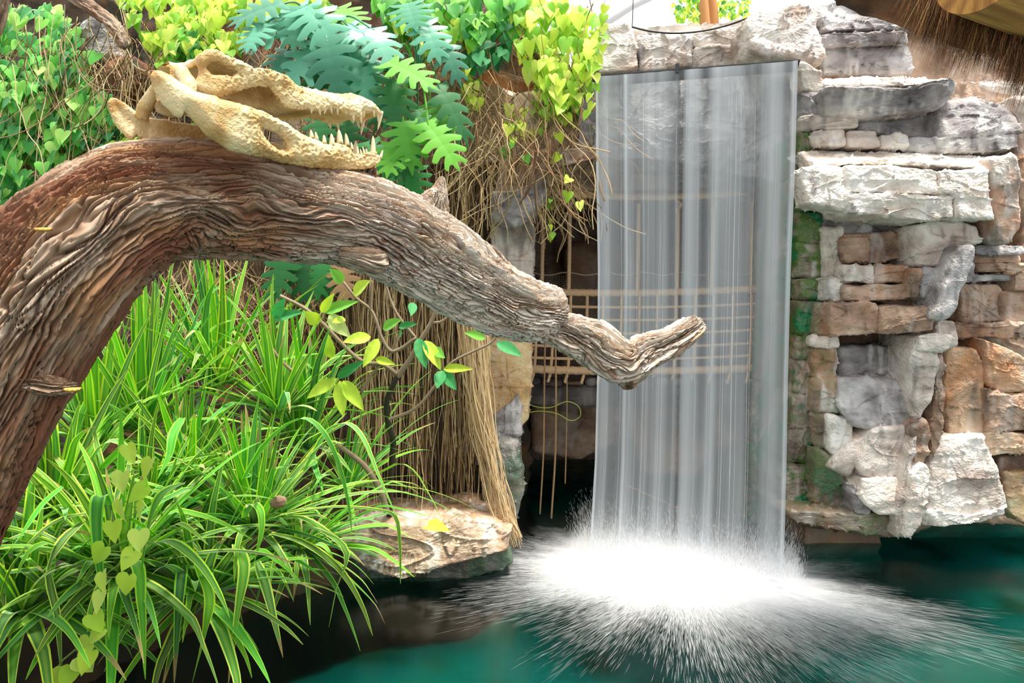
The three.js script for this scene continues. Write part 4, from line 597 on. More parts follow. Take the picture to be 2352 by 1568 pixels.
// ---------------------------------------------------------------- bank, planted wall and stones on the near shore
const wallLeft = thing('wall_left', at(500, 900, 5.3).setY(0), 'dark rock and earth wall behind the climbing plants', 'rock wall', null, 'structure');
const EARTH = { ...ST.slate, a: hex('#6b4a36'), b: hex('#46332a'), c: hex('#231b17'), lime: 0.05, rust: 0.6, moss: 0.1 };
part('earth_face', rock([[-1500, -250], [300, -260], [1190, -230], [1210, 300], [1190, 1180], [500, 1200], [-1500, 1250]], 5.4, { t: 0.5, r: 0.1, k: 3, style: EARTH, res: 0.035 }), rockMat, wallLeft);
blocks(wallLeft, [
  [[[-60, 250], [40, 230], [70, 330], [60, 560], [-60, 600]], 4.95, S({ t: 0.4, r: 0.08, style: 'brown', res: 0.02 })],
  [[[50, 420], [130, 400], [210, 420], [220, 600], [60, 620]], 5.0, S({ t: 0.4, r: 0.08, style: 'brown', res: 0.02 })],
  [[[175, 60], [215, 30], [260, 50], [255, 130], [185, 140]], 4.9, S({ t: 0.2, r: 0.03, style: 'grey', res: 0.02 })],
  [[[235, 140], [300, 120], [330, 170], [310, 210], [240, 210]], 4.9, S({ t: 0.3, r: 0.04, style: { ...EARTH, b: hex('#7d4526'), a: hex('#a05c36') }, res: 0.02 })],
  [[[1090, 60], [1160, 50], [1250, 120], [1260, 210], [1110, 210]], 4.9, S({ t: 0.3, r: 0.04, style: { ...EARTH, b: hex('#6a3d20'), a: hex('#8d5a34') }, res: 0.02 })],
], 'wall_stone');
{ // soil bank
  const edge = [[-1.1, -0.95], [-1.35, -1.8], [-1.6, -2.25], [-1.75, -2.6], [-1.4, -3.25], [-0.85, -3.8], [-0.3, -3.95], [0.0, -4.3], [0.08, -5.6]].map(([x, z]) => [x, z]), poly = [...edge, [-7.6, -5.6], [-7.6, -0.95]], sd = polySDF(poly);
  const nx = 260, nz = 170, pos = [], idx = [], col = [], c = new THREE.Color();
  for (let j = 0; j <= nz; j++) for (let i = 0; i <= nx; i++) { const x = lerp(-7.5, 0.3, i / nx), z = lerp(-0.9, -5.55, j / nz), d = -sd(x, z), n = fbm(x * 3, 0, z * 3, 4); const y = d < 0 ? lerp(0.02, -1.0, sst(0, 0.14, -d)) : 0.02 + 0.2 * sst(0, 0.2, d) + 0.28 * sst(0.3, 1.6, d); pos.push(x, y + 0.06 * n, z); c.copy(hex('#241a12')).lerp(hex('#45321f'), clamp(0.5 + n * 1.5)).lerp(hex('#23301a'), sst(0.1, 0.5, fbm(x * 4, 7, z * 4, 3))); col.push(c.r, c.g, c.b); }
  for (let j = 0; j < nz; j++) for (let i = 0; i < nx; i++) { const a = j * (nx + 1) + i; idx.push(a, a + 1, a + nx + 1, a + 1, a + nx + 2, a + nx + 1); }
  const m = mesh('ground', geo(pos, idx, { col }), std({ vertexColors: true, roughness: 0.95, bumpMap: rockBump, bumpScale: 0.01 })); tag(m, 'dark leafy soil bank under the strap leaved plants', 'ground', null, 'structure');
}
const lone = (name, label, cat, poly, d, o) => tag(mesh(name, rock(poly, d, o), o.wet ? wetMat : rockMat), label, cat);
lone('shore_rock', 'long flat wet ledge rock at the foot of the hanging roots', 'rock', [[770, 1222], [820, 1204], [900, 1208], [960, 1204], [1060, 1196], [1140, 1206], [1172, 1222], [1164, 1262], [1080, 1282], [980, 1306], [930, 1322], [880, 1310], [800, 1276]], 3.72, { t: 0.5, r: 0.06, ty: 0.5, style: { ...ST.brown, lime: 0.4, moss: 0.15 }, wet: 1 });
lone('shore_rock', 'dark mossy waterline rock below the long flat ledge', 'rock', [[800, 1280], [930, 1316], [1080, 1284], [1170, 1256], [1176, 1300], [1000, 1350], [850, 1350], [800, 1320]], 3.78, { t: 0.5, r: 0.05, style: { ...ST.slate, moss: 0.35 }, wet: 1 });
lone('standing_stone', 'pale square topped stone post right of the root curtain', 'stone post', [[1128, 514], [1180, 508], [1218, 508], [1228, 522], [1226, 620], [1222, 760], [1130, 770]], 4.25, { t: 0.35, r: 0.05, k: 0.6, style: { ...ST.pale, rust: 0.5 } });
lone('stone_pillar', 'golden tan masonry pillar behind the pale hanging roots', 'stone pillar', [[1100, 764], [1160, 760], [1220, 768], [1222, 860], [1214, 960], [1176, 1000], [1110, 990], [1096, 880]], 4.3, { t: 0.4, r: 0.05, k: 0.7, style: 'sand' });
lone('boulder', 'grey jagged stone wedged under the tan pillar', 'boulder', [[1130, 960], [1190, 905], [1202, 940], [1196, 1000], [1150, 1030], [1100, 1030]], 4.26, { t: 0.4, r: 0.05, style: 'grey' });
lone('boulder', 'upright grey green boulder beside the dark cave water', 'boulder', [[1120, 1030], [1160, 1014], [1194, 1020], [1202, 1080], [1200, 1150], [1180, 1200], [1150, 1240], [1100, 1230]], 4.1, { t: 0.4, r: 0.1, style: { ...ST.grey, moss: 0.4 }, wet: 1 });
lone('pebble', 'small brown stone lying among the strap leaves', 'stone', [[618, 1152], [632, 1144], [650, 1148], [652, 1162], [636, 1170], [620, 1164]], 2.62, { t: 0.04, r: 0.02, k: 0.2, style: 'brown', res: 0.004 });

// ---------------------------------------------------------------- leaves
const leafMat = (c, o) => phys({ color: c, roughness: 0.9, transmission: 0.42, clearcoat: 0.22, clearcoatRoughness: 0.45, ...o });
const heartGeos = [0, 1, 2].map((s) => { // heart leaf, stalk at the origin, tip towards -y, face +z, one unit long
  const out = [[0, 0], [0.12, 0.14], [0.3, 0.17], [0.45, 0.06], [0.5, -0.14], [0.44, -0.38], [0.3, -0.62], [0.14, -0.84], [0, -1.02]], pos = [], idx = [], fold = 0.14 + 0.1 * s, curl = 0.1 + 0.12 * s, rows = out.length;
  for (let i = 0; i < rows; i++) { const [w, y] = out[i], ym = i === 0 ? 0 : Math.min(0, y - 0.02); for (const u of [-1, -0.5, 0, 0.5, 1]) { const x = w * u * (0.92 + 0.05 * s), yy = lerp(ym, y, Math.abs(u)); pos.push(x, yy, fold * Math.abs(x) * 1.1 - curl * yy * yy + 0.02 * Math.sin(yy * 9 + u * 3)); } }
  for (let i = 0; i < rows - 1; i++) for (let k = 0; k < 4; k++) { const a = i * 5 + k; idx.push(a, a + 5, a + 1, a + 1, a + 5, a + 6); }
  return geo(pos, idx);
});
const greens = { lime: ['#bfe02a', '#d4ea48', '#9fd022', '#e0f06a', '#83c01e'].map((c) => leafMat(c)), pale: ['#d8f458', '#ccee40', '#e2f870', '#bce838', '#d2f24c'].map((c) => leafMat(c)), mid: ['#4fb324', '#69c42e', '#3b9a22', '#86d040', '#2f8726'].map((c) => leafMat(c)), ivy: ['#5cc03c', '#78d24c', '#42a644', '#9ae25c', '#308e3c', '#b6ea70'].map((c) => leafMat(c)), cool: ['#2f9a52', '#3fae62', '#238047', '#58bd74', '#1a6a3c'].map((c) => leafMat(c)) };
const twigMat = ['#9c7c56', '#dcc296', '#5f472e', '#86744a', '#c4a478'].map((c) => std({ color: c }));
function hang(o, p, size, rnd, { tip = 0.5, face = V(0, 0.35, 1), z = 0 } = {}) { // a leaf turned mostly to the light, its tip down
  const f = face.clone().add(V(rr(-0.7, 0.7, rnd), rr(-0.25, 0.6, rnd), rr(-0.2, 0.3, rnd))).normalize(), down = V(rr(-tip, tip, rnd), -1, rr(-0.2, 0.3, rnd)); down.addScaledVector(f, -down.dot(f)).normalize(); const y = down.negate(), x = V().crossVectors(y, f).normalize();
  o.matrixAutoUpdate = true; o.quaternion.setFromRotationMatrix(new THREE.Matrix4().makeBasis(x, y, f)); o.position.copy(p); o.scale.set(size * rr(0.8, 1.1, rnd), size, size); return o;
}
// climbing plant: leaves scattered over outlines of where it grows (each [outline, weight, size px, palette]); the first 300 are parts, the others one mass
function creeper(name, label, d0, d1, areas, n, extra, seed, { stems = 40, face } = {}) {
  const rnd = rng(seed), base = at(areas[0][0][0][0], areas[0][0][0][1], (d0 + d1) / 2), o = thing(name, base, label, 'climbing plant');
  const total = areas.reduce((s, a) => s + a[1], 0), rest = [];
  for (let k = 0; k < n + extra; k++) {
    let w = rnd() * total, a = areas[0]; for (const q of areas) { if (w < q[1]) { a = q; break; } w -= q[1]; }
    const [poly, , size, pal] = a, bb = bounds(poly, 0); let x, y, tries = 0; do { x = rr(bb[0][0], bb[1][0], rnd); y = rr(bb[0][1], bb[1][1], rnd); } while ((!inside(poly, x, y) || n3(x * 0.016, y * 0.016, seed) < -0.35) && tries++ < 60);
    const front = k < n, d = front ? rr(d0, lerp(d0, d1, 0.6), rnd) : rr(lerp(d0, d1, 0.3), d1, rnd), s = size * rr(0.65, 1.25, rnd) / F * d, g = heartGeos[Math.floor(rnd() * 3)], m = greens[pal][Math.floor(rnd() * greens[pal].length)], p = at(x, y, d).sub(base);
    const leaf = new THREE.Mesh(g, m); leaf.name = 'leaf'; leaf.castShadow = leaf.receiveShadow = true; hang(leaf, p, s, rnd, { face });
    if (front) o.add(leaf); else { leaf.updateMatrix(); (rest[m.uuid] ??= { m, list: [] }).list.push(leaf.matrix.clone(), g); }
  }
  for (const r of Object.values(rest)) { const im = new THREE.InstancedMesh(heartGeos[1], r.m, r.list.length / 2); for (let i = 0; i < r.list.length; i += 2) im.setMatrixAt(i / 2, r.list[i]); im.name = 'inner_foliage'; im.userData.kind = 'stuff'; im.castShadow = im.receiveShadow = true; o.add(im); }
  const bark = twigMat[seed % twigMat.length];
  for (let k = 0; k < stems; k++) { const [poly] = areas[Math.floor(rnd() * areas.length)], bb = bounds(poly, 0); const x = rr(bb[0][0], bb[1][0], rnd), y = bb[0][1] + rnd() * 40, L = rr(0.4, 1, rnd) * (bb[1][1] - bb[0][1]), d = rr(d0, d1, rnd), pts = []; let xx = x; for (let i = 0; i <= 6; i++) { pts.push(at(xx, y + L * i / 6, d + rr(-0.05, 0.05, rnd))); xx += rr(-18, 18, rnd); } part('stem', tube(pts, rr(0.0018, 0.0045, rnd), 5, { smooth: 18 }), bark, o); }
  return o;
}
creeper('climbing_vine', 'green small leaved creeper covering the wall beyond the left of the trunk', 4.5, 4.95, [
  [[[-20, 20], [120, 0], [170, 60], [230, 130], [190, 190], [290, 240], [310, 290], [230, 330], [170, 390], [100, 450], [20, 500], [-20, 520]], 5, 30, 'ivy'], [[[-20, 120], [170, 160], [230, 250], [200, 330], [60, 440], [-20, 470]], 4, 31, 'ivy'], [[[200, 290], [270, 300], [250, 335], [180, 380]], 0.6, 26, 'cool']], 300, 900, 21, { stems: 46 });
creeper('climbing_vine', 'yellow green creeper hanging above the back of the skull', 4.35, 4.8, [
  [[[270, -10], [560, -10], [600, 40], [540, 120], [470, 110], [440, 170], [400, 190], [360, 140], [320, 70]], 5, 27, 'lime'], [[[390, 60], [470, 60], [480, 190], [430, 200], [380, 170]], 2, 26, 'mid'], [[[600, -10], [760, -10], [740, 20], [600, 40]], 1, 32, 'lime'], [[[250, 330], [330, 310], [430, 330], [500, 330], [420, 345], [300, 345]], 0.8, 24, 'lime'], [[[430, 250], [500, 270], [490, 330], [420, 320]], 0.7, 26, 'lime']], 300, 500, 33, { stems: 36 });
creeper('heart_leaf_vine', 'lime heart leaved vine cascading to the corner of the waterfall', 4.0, 4.5, [
  [[[1180, -10], [1380, -10], [1385, 60], [1370, 150], [1350, 230], [1290, 260], [1240, 200], [1200, 120]], 5, 36, 'lime'], [[[1230, 110], [1330, 120], [1340, 210], [1300, 280], [1240, 200]], 4, 34, 'lime'], [[[1180, 190], [1330, 240], [1330, 300], [1220, 330], [1160, 320]], 1.3, 24, 'lime'], [[[1140, 330], [1300, 320], [1290, 370], [1180, 380]], 0.5, 26, 'mid'], [[[1250, 380], [1280, 390], [1275, 560], [1255, 570]], 0.35, 17, 'lime']], 285, 220, 45, { stems: 60 });
creeper('heart_leaf_vine', 'bright heart leaved vine along the wall top above the split leaves', 4.1, 4.7, [
  [[[860, -10], [1200, -10], [1190, 60], [1110, 100], [1060, 120], [980, 90], [900, 70]], 4, 36, 'mid'], [[[900, 30], [1090, 40], [1080, 110], [960, 110]], 2.2, 34, 'lime'], [[[1040, 60], [1190, 50], [1160, 130], [1080, 160]], 1.2, 30, 'cool'], [[[1060, 160], [1110, 150], [1100, 260], [1070, 240]], 0.4, 26, 'lime']], 260, 300, 57, { stems: 30 });
function trail(name, label, list, d, pal, stemCol, sizes, seed, cat = 'trailing plant') { // a single runner with leaves at known places
  const rnd = rng(seed), base = at(...list[0], d), o = thing(name, base, label, cat), pts = list.map(([x, y]) => at(x, y, d));
  part('stem', tube(pts, 0.0016, 5, { smooth: list.length * 6 }), std({ color: stemCol }), o);
  list.forEach(([x, y, s], i) => { const leaf = new THREE.Mesh(heartGeos[i % 3], greens[pal][i % greens[pal].length]); leaf.name = 'leaf'; leaf.castShadow = leaf.receiveShadow = true; hang(leaf, at(x + (i % 2 ? 8 : -8), y - 6, d - 0.01).sub(base), (s ?? sizes) / F * d, rnd, { tip: 1.1, face: V(-0.1, 0.3, 1) }); o.add(leaf); });
}
trail('trailing_vine', 'runner of pale heart leaves dangling in front of the strap leaves', [[300, 1030], [338, 1062], [290, 1092], [325, 1124], [284, 1158], [322, 1168], [268, 1206], [312, 1226], [248, 1262], [298, 1272], [244, 1322], [288, 1328], [240, 1366], [204, 1418], [246, 1450], [196, 1478], [214, 1504], [178, 1516], [172, 1542], [136, 1552]], 2.03, 'pale', '#7a9a30', 46, 71);
trail('trailing_vine', 'runner of pale leaves hanging down the rock at the lip of the fall', [[1392, -5], [1384, 20], [1396, 42], [1380, 64], [1390, 88], [1374, 110], [1380, 134], [1366, 156], [1374, 178], [1360, 200], [1366, 222], [1354, 244], [1358, 262]], 3.9, 'lime', '#a8b84a', 24, 73);
trail('trailing_vine', 'short runner of three bright leaves against the dark cave mouth', [[1292, 362], [1300, 415], [1312, 448], [1324, 470]], 4.0, 'lime', '#8fae3a', 26, 75);

// split leaf philodendrons
const splitGeos = [0, 1, 2].map((s) => { // midrib along -y from the stalk, six fingers on either side, one unit long
  const pos = [], idx = [], dr = 0.22 + 0.16 * s, P = (x, y) => { const r = Math.abs(x); return [x, y, 0.1 * r - dr * y * y - 0.5 * r * r * (0.6 + 0.3 * s)]; };
  const strip = (pts) => { const b = pos.length / 3; for (const [l, r] of pts) pos.push(...P(...l), ...P((l[0] + r[0]) / 2, (l[1] + r[1]) / 2).map((v, k) => (k === 2 ? v + 0.012 : v)), ...P(...r)); for (let i = 0; i < pts.length - 1; i++) for (let k = 0; k < 2; k++) { const a = b + i * 3 + k; idx.push(a, a + 3, a + 1, a + 1, a + 3, a + 4); } };
  for (const sd of [-1, 1]) for (let k = 0; k < 5; k++) {
    const y0 = 0.10 - k * 0.19, w = [0.42, 0.53, 0.52, 0.44, 0.28][k], drop = [-0.13, 0.03, 0.13, 0.20, 0.22][k], h = 0.21, pts = [];
    for (let i = 0; i <= 6; i++) { const f = i / 6, bend = drop * f * f, hh = h * [1.1, 1.06, 0.9, 0.76, 0.74, 0.64, 0.2][i], sh = 0.02 * f; pts.push([[sd * w * f, y0 - bend - sh], [sd * w * f * 0.98, y0 - bend - sh - hh]]); }
    strip(pts);
  }
  strip([[[-0.07, -0.78], [0.07, -0.78]], [[-0.06, -0.92], [0.06, -0.92]], [[-0.004, -1.06], [0.004, -1.06]]]);
  return geo(pos, idx);
});
const splitMats = { cool: ['#3d9a72', '#56ae8a', '#2c8562', '#74c0a0'].map((c) => leafMat(c, { clearcoat: 0.9, clearcoatRoughness: 0.35, transmission: 0.3 })), fresh: ['#6fc32a', '#8fd63c', '#58ad26'].map((c) => leafMat(c, { transmission: 0.45 })), dark: ['#1f7a34', '#176a2c', '#2b8b3e'].map((c) => leafMat(c, { transmission: 0.3 })), dry: ['#a8825a'].map((c) => leafMat(c, { transmission: 0.2, clearcoat: 0 })) };
function splitPlant(label, root, d, list, seed) { // list: stalk end, tip, width (pixels), palette
  const rnd = rng(seed), base = at(...root, d + 0.25), o = thing('split_leaf_plant', base, label, 'plant');
  list.forEach(([bx, by, tx, ty, w, pal, dd = 0], i) => {
    const dl = d + dd + rr(-0.05, 0.05, rnd), A = at(bx, by, dl), B = at(tx, ty, dl - 0.1), len = A.distanceTo(B), down = B.clone().sub(A).normalize(), f = V(rr(-0.25, 0.25, rnd), 0.75, 0.8).normalize(); f.addScaledVector(down, -f.dot(down)).normalize();
    const mats = splitMats[pal], leaf = new THREE.Mesh(splitGeos[i % 3], mats[i % mats.length]); leaf.name = 'leaf'; leaf.castShadow = leaf.receiveShadow = true; leaf.quaternion.setFromRotationMatrix(new THREE.Matrix4().makeBasis(V().crossVectors(down.clone().negate(), f).normalize(), down.clone().negate(), f)); leaf.position.copy(A.clone().sub(base)); leaf.scale.set(w / F * dl, len, len * 0.8); o.add(leaf);
    const mid = A.clone().lerp(base, 0.5).add(V(0, 0.12, 0.05)); part('stalk', tube([base.clone(), mid, A], [0.008, 0.006, 0.005], 6, { smooth: 12 }), mats[0], o);
  });
}
splitPlant('blue green split leaf plant directly above the snout of the skull', [740, 120], 3.75, [
  [770, 95, 872, 190, 150, 'cool'], [738, 100, 640, 178, 150, 'cool'], [752, 96, 770, 205, 130, 'cool', -0.05], [700, 30, 548, 92, 120, 'cool'], [690, 20, 660, 92, 120, 'cool'], [705, 22, 775, 80, 130, 'cool'], [640, 10, 520, 40, 90, 'cool'], [800, 60, 858, 100, 100, 'cool'], [815, 150, 872, 235, 110, 'cool'], [600, 58, 560, 108, 90, 'cool'], [660, 118, 620, 172, 110, 'cool', 0.1], [860, 70, 905, 130, 100, 'cool'], [780, 20, 830, 55, 100, 'fresh', 0.1], [700, 140, 730, 200, 110, 'dark', 0.2], [830, 165, 800, 240, 100, 'dark', 0.2]], 81);
splitPlant('fresh green split leaf plant right of the open jaws', [960, 170], 3.8, [
  [938, 12, 955, 58, 105, 'cool'], [975, 55, 1012, 120, 100, 'cool'], [1015, 100, 1058, 162, 80, 'cool'], [900, 145, 1000, 185, 95, 'fresh', -0.1], [903, 190, 912, 285, 105, 'dark', -0.05], [925, 285, 952, 368, 105, 'fresh', -0.12], [984, 288, 1055, 374, 105, 'fresh', -0.12], [1010, 205, 1084, 305, 85, 'dark'], [992, 240, 1045, 285, 80, 'fresh'], [905, 335, 886, 396, 90, 'fresh', -0.1], [925, 320, 925, 398, 80, 'dark', 0.1], [930, 385, 958, 442, 100, 'dark', 0.15], [960, 250, 985, 300, 70, 'dark', 0.2], [880, 220, 862, 280, 80, 'dark', 0.2], [850, 330, 905, 395, 90, 'dark', 0.25], [745, 255, 730, 330, 100, 'dark', 0.3], [790, 270, 800, 340, 100, 'dark', 0.3]], 83);
splitPlant('dark split leaf plant seen under the arch of the trunk', [700, 560], 3.9, [[655, 590, 620, 690, 90, 'dark'], [690, 600, 700, 690, 80, 'dark'], [740, 600, 720, 670, 90, 'dark'], [785, 610, 790, 690, 80, 'dry'], [760, 620, 745, 680, 60, 'dark', 0.1]], 85);

// strap leaved plants
const strapMats = [leafMat('#ffffff', { vertexColors: true, clearcoat: 0.18, clearcoatRoughness: 0.4, transmission: 0.36 })];
const SG = { core: ['#1c8a0a', '#2fa010', '#0f6e14', '#12803a', '#44b010', '#0a6038'].map(hex), edge: ['#d4f030', '#e6f860', '#b4e820', '#8fdc2c'].map(hex), dry: hex('#b08a58') };
function blade(pts, width, rnd, { twist = 0, up = V(0, 1, 0) } = {}) { // a channelled strap with paler margins along its line
  const n = 15, c = new THREE.CatmullRomCurve3(pts, false, 'centripetal'), pos = [], idx = [], col = [], core = SG.core[Math.floor(rnd() * SG.core.length)].clone().offsetHSL(rr(-0.01, 0.01, rnd), 0, rr(-0.03, 0.04, rnd)), edge = SG.edge[Math.floor(rnd() * SG.edge.length)], rib = core.clone().lerp(edge, 0.3), us = [-1, -0.76, -0.66, 0, 0.66, 0.76, 1], cs = [edge, edge, core, rib, core, edge, edge], side = V(), t = V(), nrm = V(), q = new THREE.Color(), brown = rnd() < 0.2;
  let prev = null;
  for (let i = 0; i <= n; i++) {
    const f = i / n, p = c.getPoint(f); t.copy(c.getTangent(f)); side.crossVectors(t, up); if (side.lengthSq() < 0.02) side.set(1, 0, 0); side.normalize(); if (prev) { if (side.dot(prev) < 0) side.negate(); side.lerp(prev, 0.6).normalize(); } prev = side.clone(); if (twist) side.applyAxisAngle(t, twist * f);
    nrm.crossVectors(side, t).normalize(); const w = width * (f < 0.12 ? 0.55 + 3.7 * f : 1) * Math.pow(1 - Math.max(0, (f - 0.35) / 0.65), 0.75) * 0.5 + 0.0008;
    us.forEach((u, k) => { const h = Math.abs(u) * w * 0.35; pos.push(p.x + side.x * w * u + nrm.x * h, p.y + side.y * w * u + nrm.y * h, p.z + side.z * w * u + nrm.z * h); q.copy(cs[k]); if (brown && f > 0.85) q.lerp(SG.dry, 0.8); col.push(q.r, q.g, q.b); });
  }
  for (let i = 0; i < n; i++) for (let k = 0; k < 6; k++) { const a = i * 7 + k; idx.push(a, a + 7, a + 1, a + 1, a + 7, a + 8); }
  return geo(pos, idx, { col });
}
function strapPlant(label, px, py, d, n, len, { lean = V(0, 0, 0), up = 0.6, droop = 1, width = [0.016, 0.03], seed, own = [] }) {
  const rnd = rng(seed), base = at(px, py, d), o = thing('strap_leaf_plant', base, label, 'plant');
  for (let k = 0; k < n; k++) {
    const az = k * 2.39996 + rr(-0.3, 0.3, rnd), e = k / n, el = lerp(up + 0.9, up - 0.6, e) + rr(-0.25, 0.25, rnd), L = rr(len[0], len[1], rnd) * lerp(0.85, 1, Math.sin(e * 3)), dir = V(Math.cos(az) * Math.cos(el), Math.sin(el), Math.sin(az) * Math.cos(el)).add(lean).normalize(), pts = [], p = base.clone().add(V(Math.cos(az) * 0.02, e * 0.03, Math.sin(az) * 0.02)), kink = rnd() < 0.25 ? rr(0.35, 0.65, rnd) : 2;
    for (let i = 0; i <= 8; i++) { pts.push(p.clone()); p.addScaledVector(dir, L / 8); dir.y -= droop * rr(0.12, 0.3, rnd) * (0.35 + i / 8) * (i / 8 > kink && i / 8 < kink + 0.14 ? 6 : 1) * 0.62; dir.x += rr(-0.04, 0.04, rnd); dir.normalize(); if (p.y < -0.02) p.y = -0.02; }
    part('leaf', blade(pts, rr(width[0], width[1], rnd), rnd, { twist: rr(-0.7, 0.7, rnd) }), strapMats[0], o);
  }
  for (const [w, ...path] of own) part('leaf', blade(path.map(([x, y, dd]) => at(x, y, dd)), w, rnd), strapMats[0], o);
  return o;
}
strapPlant('tall strap leaved plant standing behind the inner bend of the trunk', 330, 1010, 3.1, 66, [0.52, 0.98], { up: 0.95, droop: 0.55, seed: 401, lean: V(0.05, 0.1, 0.1), width: [0.026, 0.047] });
strapPlant('strap leaved plant rising below the dark split leaves', 500, 900, 3.5, 49, [0.57, 0.92], { up: 0.9, droop: 0.6, seed: 402, lean: V(0, 0.1, 0.15), width: [0.029, 0.047], own: [[0.045, [470, 900, 3.3], [430, 760, 3.25], [410, 700, 3.2], [395, 640, 3.2]], [0.04, [480, 900, 3.3], [470, 760, 3.25], [480, 680, 3.25], [510, 625, 3.2]], [0.04, [350, 860, 3.2], [355, 760, 3.2], [362, 690, 3.2], [358, 640, 3.2]]] });
strapPlant('strap leaved plant behind the slender leaning shrub', 700, 1040, 3.55, 47, [0.46, 0.86], { up: 0.75, droop: 0.7, seed: 403, width: [0.031, 0.052] });
strapPlant('strap leaved plant with arching blades under the root curtain', 800, 1130, 3.55, 36, [0.40, 0.80], { up: 0.55, droop: 0.9, seed: 404, lean: V(0.25, 0, 0.1), width: [0.018, 0.031] });
strapPlant('large dark centred rosette of strap leaves near the small stone', 585, 1225, 2.85, 92, [0.40, 0.71], { up: 0.6, droop: 0.75, seed: 405, width: [0.029, 0.049], own: [
  [0.032, [560, 1100, 2.7], [620, 1010, 2.6], [692, 962, 2.55], [735, 985, 2.5], [775, 1060, 2.45], [800, 1160, 2.42], [808, 1222, 2.4]], [0.034, [700, 1080, 2.9], [760, 985, 2.8], [800, 975, 2.75], [832, 1005, 2.7], [866, 1085, 2.65], [912, 1190, 2.6]],
  [0.03, [640, 1185, 2.7], [760, 1166, 2.6], [860, 1172, 2.55], [906, 1186, 2.5], [917, 1240, 2.48], [920, 1340, 2.46]], [0.032, [560, 1190, 2.6], [580, 1158, 2.5], [598, 1176, 2.45], [600, 1225, 2.42], [582, 1300, 2.4]]] });
strapPlant('strap leaved plant spilling over the dark water by the ledge rock', 690, 1270, 2.95, 60, [0.34, 0.63], { up: 0.3, droop: 0.9, seed: 406, lean: V(0.25, 0, 0.2), width: [0.018, 0.034], own: [
  [0.034, [620, 1195, 2.8], [690, 1190, 2.7], [750, 1225, 2.6], [796, 1272, 2.5], [772, 1350, 2.48], [755, 1440, 2.46]], [0.036, [620, 1225, 2.7], [700, 1250, 2.6], [780, 1310, 2.5], [830, 1390, 2.45], [856, 1460, 2.42]], [0.02, [700, 1240, 2.8], [800, 1200, 2.75], [860, 1185, 2.7]]] });
strapPlant('strap leaved plant tucked against the lower trunk', 130, 1190, 2.6, 64, [0.40, 0.75], { up: 0.6, droop: 0.7, seed: 407, width: [0.029, 0.049] });
strapPlant('strap leaved plant hanging from the bank at the bottom left corner', 50, 1420, 2.25, 66, [0.34, 0.69], { up: 0.35, droop: 1.0, seed: 408, lean: V(0, 0, 0.25), width: [0.029, 0.047], own: [
  [0.036, [200, 1180, 2.2], [130, 1200, 2.15], [60, 1260, 2.1], [20, 1320, 2.1], [-10, 1420, 2.1]], [0.03, [145, 1118, 2.2], [100, 1160, 2.15], [50, 1230, 2.1], [-10, 1300, 2.1]], [0.034, [190, 1200, 2.2], [140, 1250, 2.1], [115, 1310, 2.08], [132, 1420, 2.05], [142, 1550, 2.05]]] });
strapPlant('strap leaved plant whose long blades droop behind the heart leaf runner', 270, 1330, 2.4, 84, [0.40, 0.71], { up: 0.4, droop: 1.0, seed: 409, lean: V(0, 0, 0.25), width: [0.031, 0.052], own: [
  [0.042, [250, 1160, 2.2], [228, 1142, 2.12], [222, 1200, 2.1], [228, 1300, 2.08], [240, 1420, 2.06]], [0.036, [420, 1110, 2.25], [370, 1140, 2.15], [345, 1200, 2.12], [322, 1330, 2.1]], [0.04, [345, 1250, 2.2], [400, 1250, 2.12], [460, 1300, 2.1], [505, 1370, 2.08], [528, 1420, 2.08]], [0.036, [300, 1290, 2.2], [318, 1310, 2.1], [326, 1400, 2.08], [334, 1560, 2.06]], [0.036, [420, 960, 2.7], [398, 1000, 2.6], [388, 1050, 2.55], [362, 1100, 2.5]]] });
strapPlant('strap leaved plant with blades reaching down to the black water', 460, 1380, 2.6, 75, [0.40, 0.69], { up: 0.4, droop: 1.0, seed: 410, lean: V(0.1, 0, 0.2), width: [0.029, 0.049], own: [
  [0.04, [540, 1250, 2.5], [560, 1300, 2.4], [545, 1420, 2.36], [524, 1575, 2.34]], [0.038, [590, 1290, 2.5], [610, 1350, 2.45], [630, 1430, 2.42], [650, 1510, 2.4]], [0.036, [420, 1300, 2.4], [415, 1340, 2.32], [408, 1440, 2.3], [400, 1575, 2.3]], [0.036, [450, 1290, 2.4], [480, 1370, 2.34], [470, 1460, 2.32], [440, 1575, 2.3]]] });

